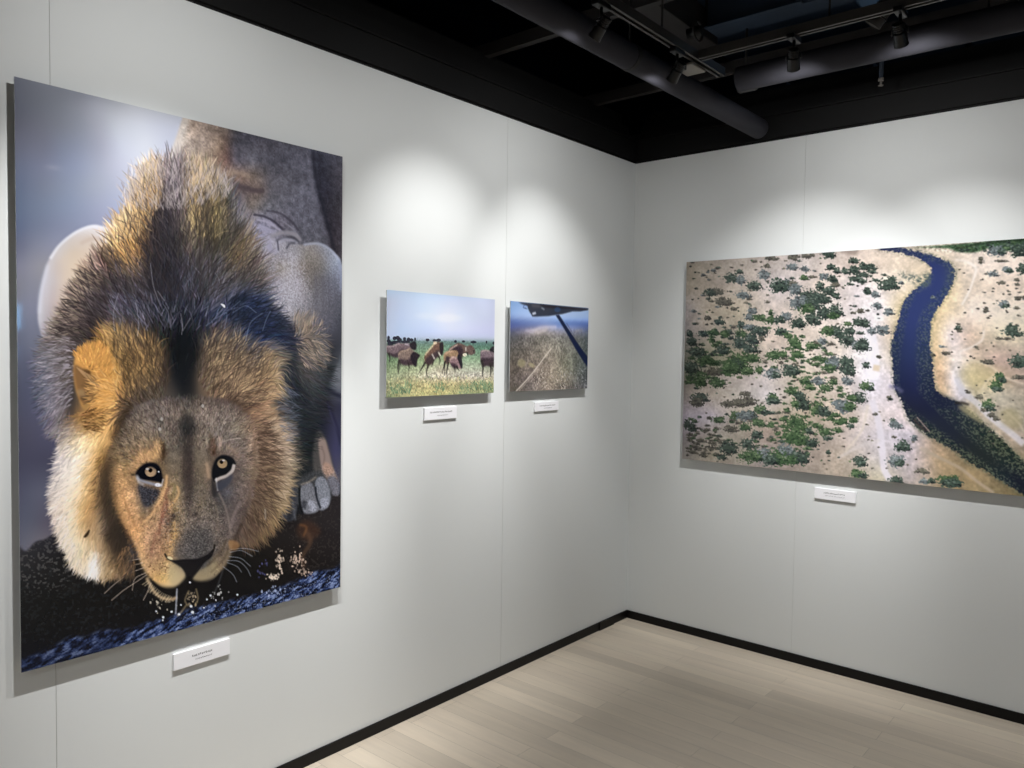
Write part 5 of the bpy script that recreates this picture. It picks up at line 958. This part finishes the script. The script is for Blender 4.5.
# framing above the ducts
def bar_between(name, p0, p1, w, h, m, label, cat, group=None):
    p0, p1 = Vector(p0), Vector(p1); d = p1 - p0; L = d.length; bm = bmesh.new(); box(bm, (0, -w / 2, -.006), (L, w / 2, 0)); box(bm, (0, -w / 2, 0), (L, -w / 2 + .006, h))
    o = obj(name, bm, m); o.location = p0; o.rotation_euler = d.to_track_quat('X', 'Z').to_euler(); return tag(o, label, cat, group)
for y in (-3.9, -3.0, -2.1, -1.17, -.27, .55):
    bar_between('ceiling_joist', (-.42, y, 2.93), (5.4, y, 2.93), .035, .05, M_VOID, 'dark angle iron joist crossing above the ducts, %s' % {-3.9: 'first of six from the camera', -3.0: 'second of six from the camera', -2.1: 'third of six from the camera', -1.17: 'above the back track', -.27: 'just before the back wall', .55: 'beyond the back wall'}[y], 'joist', 'angle iron joists')
for i, (a, b) in enumerate((((.729, .306), (.723, .68)), ((1.182, .247), (1.153, .6)), ((1.309, .30), (1.333, .66)), ((1.588, .25), (1.64, .66)), ((2.1, .27), (2.14, .66)))):
    bar_between('steel_brace', (*a, 3.0), (*b, 3.0), .045, .03, M_STEEL, 'short steel brace coloured as blue-lit beyond the back wall, %s from the corner' % ('first', 'second', 'third', 'fourth', 'fifth')[i], 'brace', 'steel braces coloured as blue-lit')
bm = bmesh.new(); box(bm, (.47, -4.2, 3.08), (.62, -.26, 3.22), .004); o = obj('cable_tray', bm, M_VOID); tag(o, 'long dark grey box tray above the left track', 'tray')
bm = bmesh.new(); box(bm, (.64, -.42, 3.10), (5.2, -.30, 3.24), .003); box(bm, (.64, -.45, 3.10), (1.1, -.42, 3.106)); o = obj('steel_beam', bm, M_STEEL); tag(o, 'steel beam coloured as blue-lit, above the duct by the back wall', 'beam')
t = thing('valve_ring', 'small dark round fitting beside the end of the cable tray', 'fitting', (.66, -.55, 3.05))
bm = bmesh.new()
path_tube(bm, [(0, .045 * math.cos(a), .045 * math.sin(a)) for a in [2 * math.pi * i / 24 for i in range(25)]], .006, 8); obj('ring', bm, M_VOID, t)
bm = bmesh.new(); tube(bm, (-.05, 0, 0), (.02, 0, 0), .022, n=20); obj('valve', bm, M_LAMP, t)
t = thing('flexible_hose', 'dark ribbed hose looping above the back duct', 'hose', (1.75, -.55, 2.90))
bm = bmesh.new(); pts = [(-.32, 0, -.02), (-.25, 0, .07), (-.12, 0, .13), (.05, 0, .15), (.2, 0, .12), (.3, 0, .04), (.34, 0, -.05)]
P_ = []
for i in range(len(pts) - 1):
    for k in range(6): P_.append(Vector(pts[i]).lerp(Vector(pts[i + 1]), k / 6))
path_tube(bm, P_, .034, 16)
obj('hose', bm, M_VOID, t)
for i in range(2, len(P_) - 1, 2):
    bm = bmesh.new(); d_ = (P_[i] - P_[i - 1]).normalized(); lathe(bm, P_[i], d_, [(-.004, .034), (-.003, .038), (.003, .038), (.004, .034)], 16); obj('rib', bm, M_LAMP, t)
t = thing('air_handler', 'blue-lit metal air box high above the lighting tracks', 'air unit', (.35, .35, 3.35))
bm = bmesh.new(); box(bm, (-.1, -.3, 0), (.75, .35, .35), .01); obj('casing', bm, M_STEEL, t)
bm = bmesh.new()
for i in range(8): box(bm, (-.05 + i * .09, -.305, .05), (-.01 + i * .09, -.299, .3))
obj('grille', bm, M_BLACK, t)
t = thing('added_void_lamp', 'small lamp added up in the ceiling void for its bluish light', 'lamp', (1.4, .95, 3.7))
bm = bmesh.new(); lathe(bm, (0, 0, 0), (0, 0, 1), [(0, .05), (.03, .06), (.06, .03), (.35, .01)], 20); obj('housing', bm, M_LAMP, t)
bm = bmesh.new(); lathe(bm, (0, 0, -.01), (0, 0, 1), [(0, .04), (.008, .045)], 20); obj('lens', bm, mat('blue_white_lens', 'ffffff', .4, emit='9cc4ff', estr=2), t)
ld = bpy.data.lights.new('void_light', 'POINT'); ld.energy = 1.1; ld.color = (.42, .68, 1.); ld.shadow_soft_size = .08; lo = bpy.data.objects.new('void_light', ld); COL.objects.link(lo); lo.parent = t; lo.location = (0, 0, -.08)  # added lamp, gives the void its bluish light

# ------------------------------------------------------------------ the prints
# how strongly the lamps light each print, over (u, v) from its middle: the sketch colours were read off the lit prints, so this is divided out of them to get the inks
FALL = {'LION': [0.622, -1.333, -2.048, 4.154, -2.874, 0.09, 1.213, -3.552, 0.926, -2.676, 3.202, 0.541, 0.485, 1.948, 1.979], 'HERD': [0.208, -0.015, -0.742, -0.021, 0.843, -0.388, 0.374, 0.611, -0.7, -0.858, 0.567, 2.252, 1.371, -2.135, 2.184], 'WING': [0.017, -0.072, -0.48, -0.137, 1.092, -0.83, 0.319, 0.501, 0.137, -0.675, -0.035, 0.797, 0.386, -0.595, 0.073], 'RIVER': [0.382, -0.297, -1.167, -1.04, 1.373, 0.364, -1.085, -0.754, 0.547, -5.768, 0.168, 5.17, -0.27, 2.522, 10.149]}
def picture(P, sat=.92, con=1.06, con_mid=.42):
    c = np.clip(P.c + .45 * (P.c - blur(P.c, 1.3)), 0, 1); c = np.clip(con_mid + (c - con_mid) * con, 0, 1); g_ = c.mean(2, keepdims=True); c = np.clip(g_ + (c - g_) * sat, 0, 1); return c
def wall_print(label, fall, P, wall, a0, a1, z0, z1, gain, sat=.92, gap=.033):
    group = None
    """a0..a1: extent along the wall (y for the left wall, x for the back wall), the first being the picture's left"""
    t = thing('photo_print', label, 'photograph', (0, (a0 + a1) / 2, z0) if wall == 'left' else ((a0 + a1) / 2, 0, z0), group)
    def pt(a, d, z): return (d, a - (a0 + a1) / 2, z - z0) if wall == 'left' else (a - (a0 + a1) / 2, -d, z - z0)
    def bx(bm, a, b, d0, d1, zz0, zz1, bev=0):
        p, q = pt(a, d0, zz0), pt(b, d1, zz1); box(bm, tuple(min(p[i], q[i]) for i in range(3)), tuple(max(p[i], q[i]) for i in range(3)), bev)
    bm = bmesh.new(); bx(bm, a0, a1, gap - .0042, gap - .0002, z0, z1); pn = obj('backing_panel', bm, M_PANEL, t)
    bm = bmesh.new(); i = min(.12, (a1 - a0) * .2)
    bx(bm, a0 + i, a1 - i, 0, gap - .0042, z1 - i - .03, z1 - i); bx(bm, a0 + i, a1 - i, 0, gap - .0042, z0 + i, z0 + i + .03); bx(bm, a0 + i, a0 + i + .03, 0, gap - .0042, z0 + i + .03, z1 - i - .03); bx(bm, a1 - i - .03, a1 - i, 0, gap - .0042, z0 + i + .03, z1 - i - .03)
    obj('hanging_frame', bm, M_LAMPG, t)
    H, W = P.H, P.W; c = picture(P, sat); l = np.where(c <= .04045, c / 12.92, ((c + .055) / 1.055) ** 2.4)
    u_, v_ = np.meshgrid(np.linspace(-.5, .5, W), np.linspace(-.5, .5, H)); k_ = FALL[fall]; n_ = 0; E_ = 0
    for i_ in range(5):
        for j_ in range(5 - i_): E_ = E_ + k_[n_] * np.clip(u_, -.47, .47) ** i_ * np.clip(v_, -.47, .47) ** j_; n_ += 1
    l = l / np.exp(E_)[..., None]; l = l * np.minimum(1, .93 / (l.max(2, keepdims=True) + 1e-6))
    me = bpy.data.meshes.new('printed_photograph'); jj, ii = np.meshgrid(np.arange(W) / (W - 1), np.arange(H) / (H - 1))
    A = (a0 + (a1 - a0) * jj) - (a0 + a1) / 2; Z = (z1 + (z0 - z1) * ii) - z0; D = np.full_like(A, gap)
    co = np.stack([D, A, Z], -1) if wall == 'left' else np.stack([A, -D, Z], -1)
    me.vertices.add(W * H); me.vertices.foreach_set('co', co.reshape(-1).astype(np.float32))
    idx = np.arange(W * H).reshape(H, W); q = np.stack([idx[:-1, :-1], idx[1:, :-1], idx[1:, 1:], idx[:-1, 1:]], -1).reshape(-1)
    n = (W - 1) * (H - 1); me.loops.add(n * 4); me.loops.foreach_set('vertex_index', q.astype(np.int32)); me.polygons.add(n)
    me.polygons.foreach_set('loop_start', np.arange(0, n * 4, 4, dtype=np.int32)); me.update(calc_edges=True)
    ca = me.color_attributes.new('picture', 'FLOAT_COLOR', 'POINT'); rgba = np.ones((W * H, 4), np.float32); rgba[:, :3] = l.reshape(-1, 3); ca.data.foreach_set('color', rgba.reshape(-1))
    me.materials.append(print_mat(label.split(' of ')[0].replace(' ', '_')[:40], gain)); o = bpy.data.objects.new('printed_photograph', me); COL.objects.link(o); o.parent = t
    return t
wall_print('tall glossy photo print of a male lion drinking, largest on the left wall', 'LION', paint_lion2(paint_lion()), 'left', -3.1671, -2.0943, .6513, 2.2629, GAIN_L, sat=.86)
wall_print('small photo print of a wildebeest herd on green grass, left of the small pair', 'HERD', paint_herd(), 'left', -1.8764, -1.2375, 1.3615, 1.7872, GAIN_S)
wall_print('small photo print of the plains seen under an aircraft wing, nearest the corner', 'WING', paint_wing(), 'left', -1.127, -.4929, 1.3618, 1.7876, GAIN_S)
wall_print('wide aerial photo print of a blue river through dry bush on the back wall', 'RIVER', paint_river(), 'back', .3552, 1.971, .9747, 2.0519, GAIN_R, sat=.80)

# ------------------------------------------------------------------ caption cards
def caption(label, wall, a0, a1, z0, z1, chars, l1, l2, seed):
    t = thing('caption_card', label, 'caption card', (0, (a0 + a1) / 2, z0) if wall == 'left' else ((a0 + a1) / 2, 0, z0))
    R = random.Random(seed); th = .010; c = (a0 + a1) / 2
    def pt(a, d, z): return (d, a - c, z - z0) if wall == 'left' else (a - c, -d, z - z0)
    def bx(bm, a, b, d0, d1, zz0, zz1, bev=0):
        p, q = pt(a, d0, zz0), pt(b, d1, zz1); box(bm, tuple(min(p[i], q[i]) for i in range(3)), tuple(max(p[i], q[i]) for i in range(3)), bev)
    bm = bmesh.new(); bx(bm, a0, a1, 0, th, z0, z1, .0004); obj('board', bm, M_LABEL, t)
    def glyphs(line, zc, h, n, centre, width, m):
        bm = bmesh.new(); step = width / n
        for k in range(n):
            x0 = centre - width / 2 + k * step; wv = step * .82
            for _ in range(3):                                            # small brush marks, too fine to read
                z = zc + (R.random() - .5) * h * .8; a = x0 + R.random() * wv * .3; bx(bm, a, a + wv * (.45 + .4 * R.random()), th, th + .0003, z - h * .05, z + h * .05)
            for _ in range(2):
                a = x0 + R.random() * wv * .9; z = zc + (R.random() - .6) * h * .4; bx(bm, a, a + wv * .12, th, th + .0003, z - h * .3, z + h * .35)
        o = obj('printed_line', bm, m, t)
    zt = z0 + (z1 - z0) * l1[0]; glyphs(0, zt, l1[3], chars[0], a0 + (a1 - a0) * l1[1], (a1 - a0) * l1[2], M_INK)
    zt = z0 + (z1 - z0) * l2[0]; glyphs(1, zt, l2[3], chars[1], a0 + (a1 - a0) * l2[1], (a1 - a0) * l2[2], M_INKL)
    return t
caption('white caption card under the large lion print', 'left', -2.728, -2.534, .515, .568, (11, 16), (.60, .50, .37, .008), (.34, .52, .30, .0045), 1)
caption('white caption card under the wildebeest herd print', 'left', -1.646, -1.453, 1.256, 1.307, (18, 12), (.62, .51, .70, .0075), (.34, .55, .32, .0045), 2)
caption('white caption card under the aircraft wing print, nearest the corner', 'left', -.903, -.711, 1.257, 1.301, (18, 10), (.60, .52, .66, .0065), (.32, .55, .32, .0045), 3)
caption('white caption card under the wide river print', 'back', 1.071, 1.266, .849, .902, (15, 16), (.62, .49, .52, .0075), (.36, .50, .48, .0045), 4)
# two lit displays on the far wall, opposite the lion
t = thing('wall_display', 'tall bright blue display on the far right wall', 'display', (XR, -1.49, 1.68))
bm = bmesh.new(); box(bm, (-.03, -.08, 0), (0, .08, .25), .003); obj('bezel', bm, M_LAMP, t)
bm = bmesh.new(); box(bm, (-.032, -.07, .015), (-.0302, .07, .235)); obj('screen', bm, M_SCREEN, t)
t = thing('wall_display', 'small dim blue display under the bright one on the far right wall', 'display', (XR, -1.50, 1.42))
bm = bmesh.new(); box(bm, (-.03, -.06, 0), (0, .06, .15), .003); obj('bezel', bm, M_LAMP, t)
bm = bmesh.new(); box(bm, (-.032, -.05, .015), (-.0302, .05, .135)); obj('screen', bm, M_SCREEN2, t)
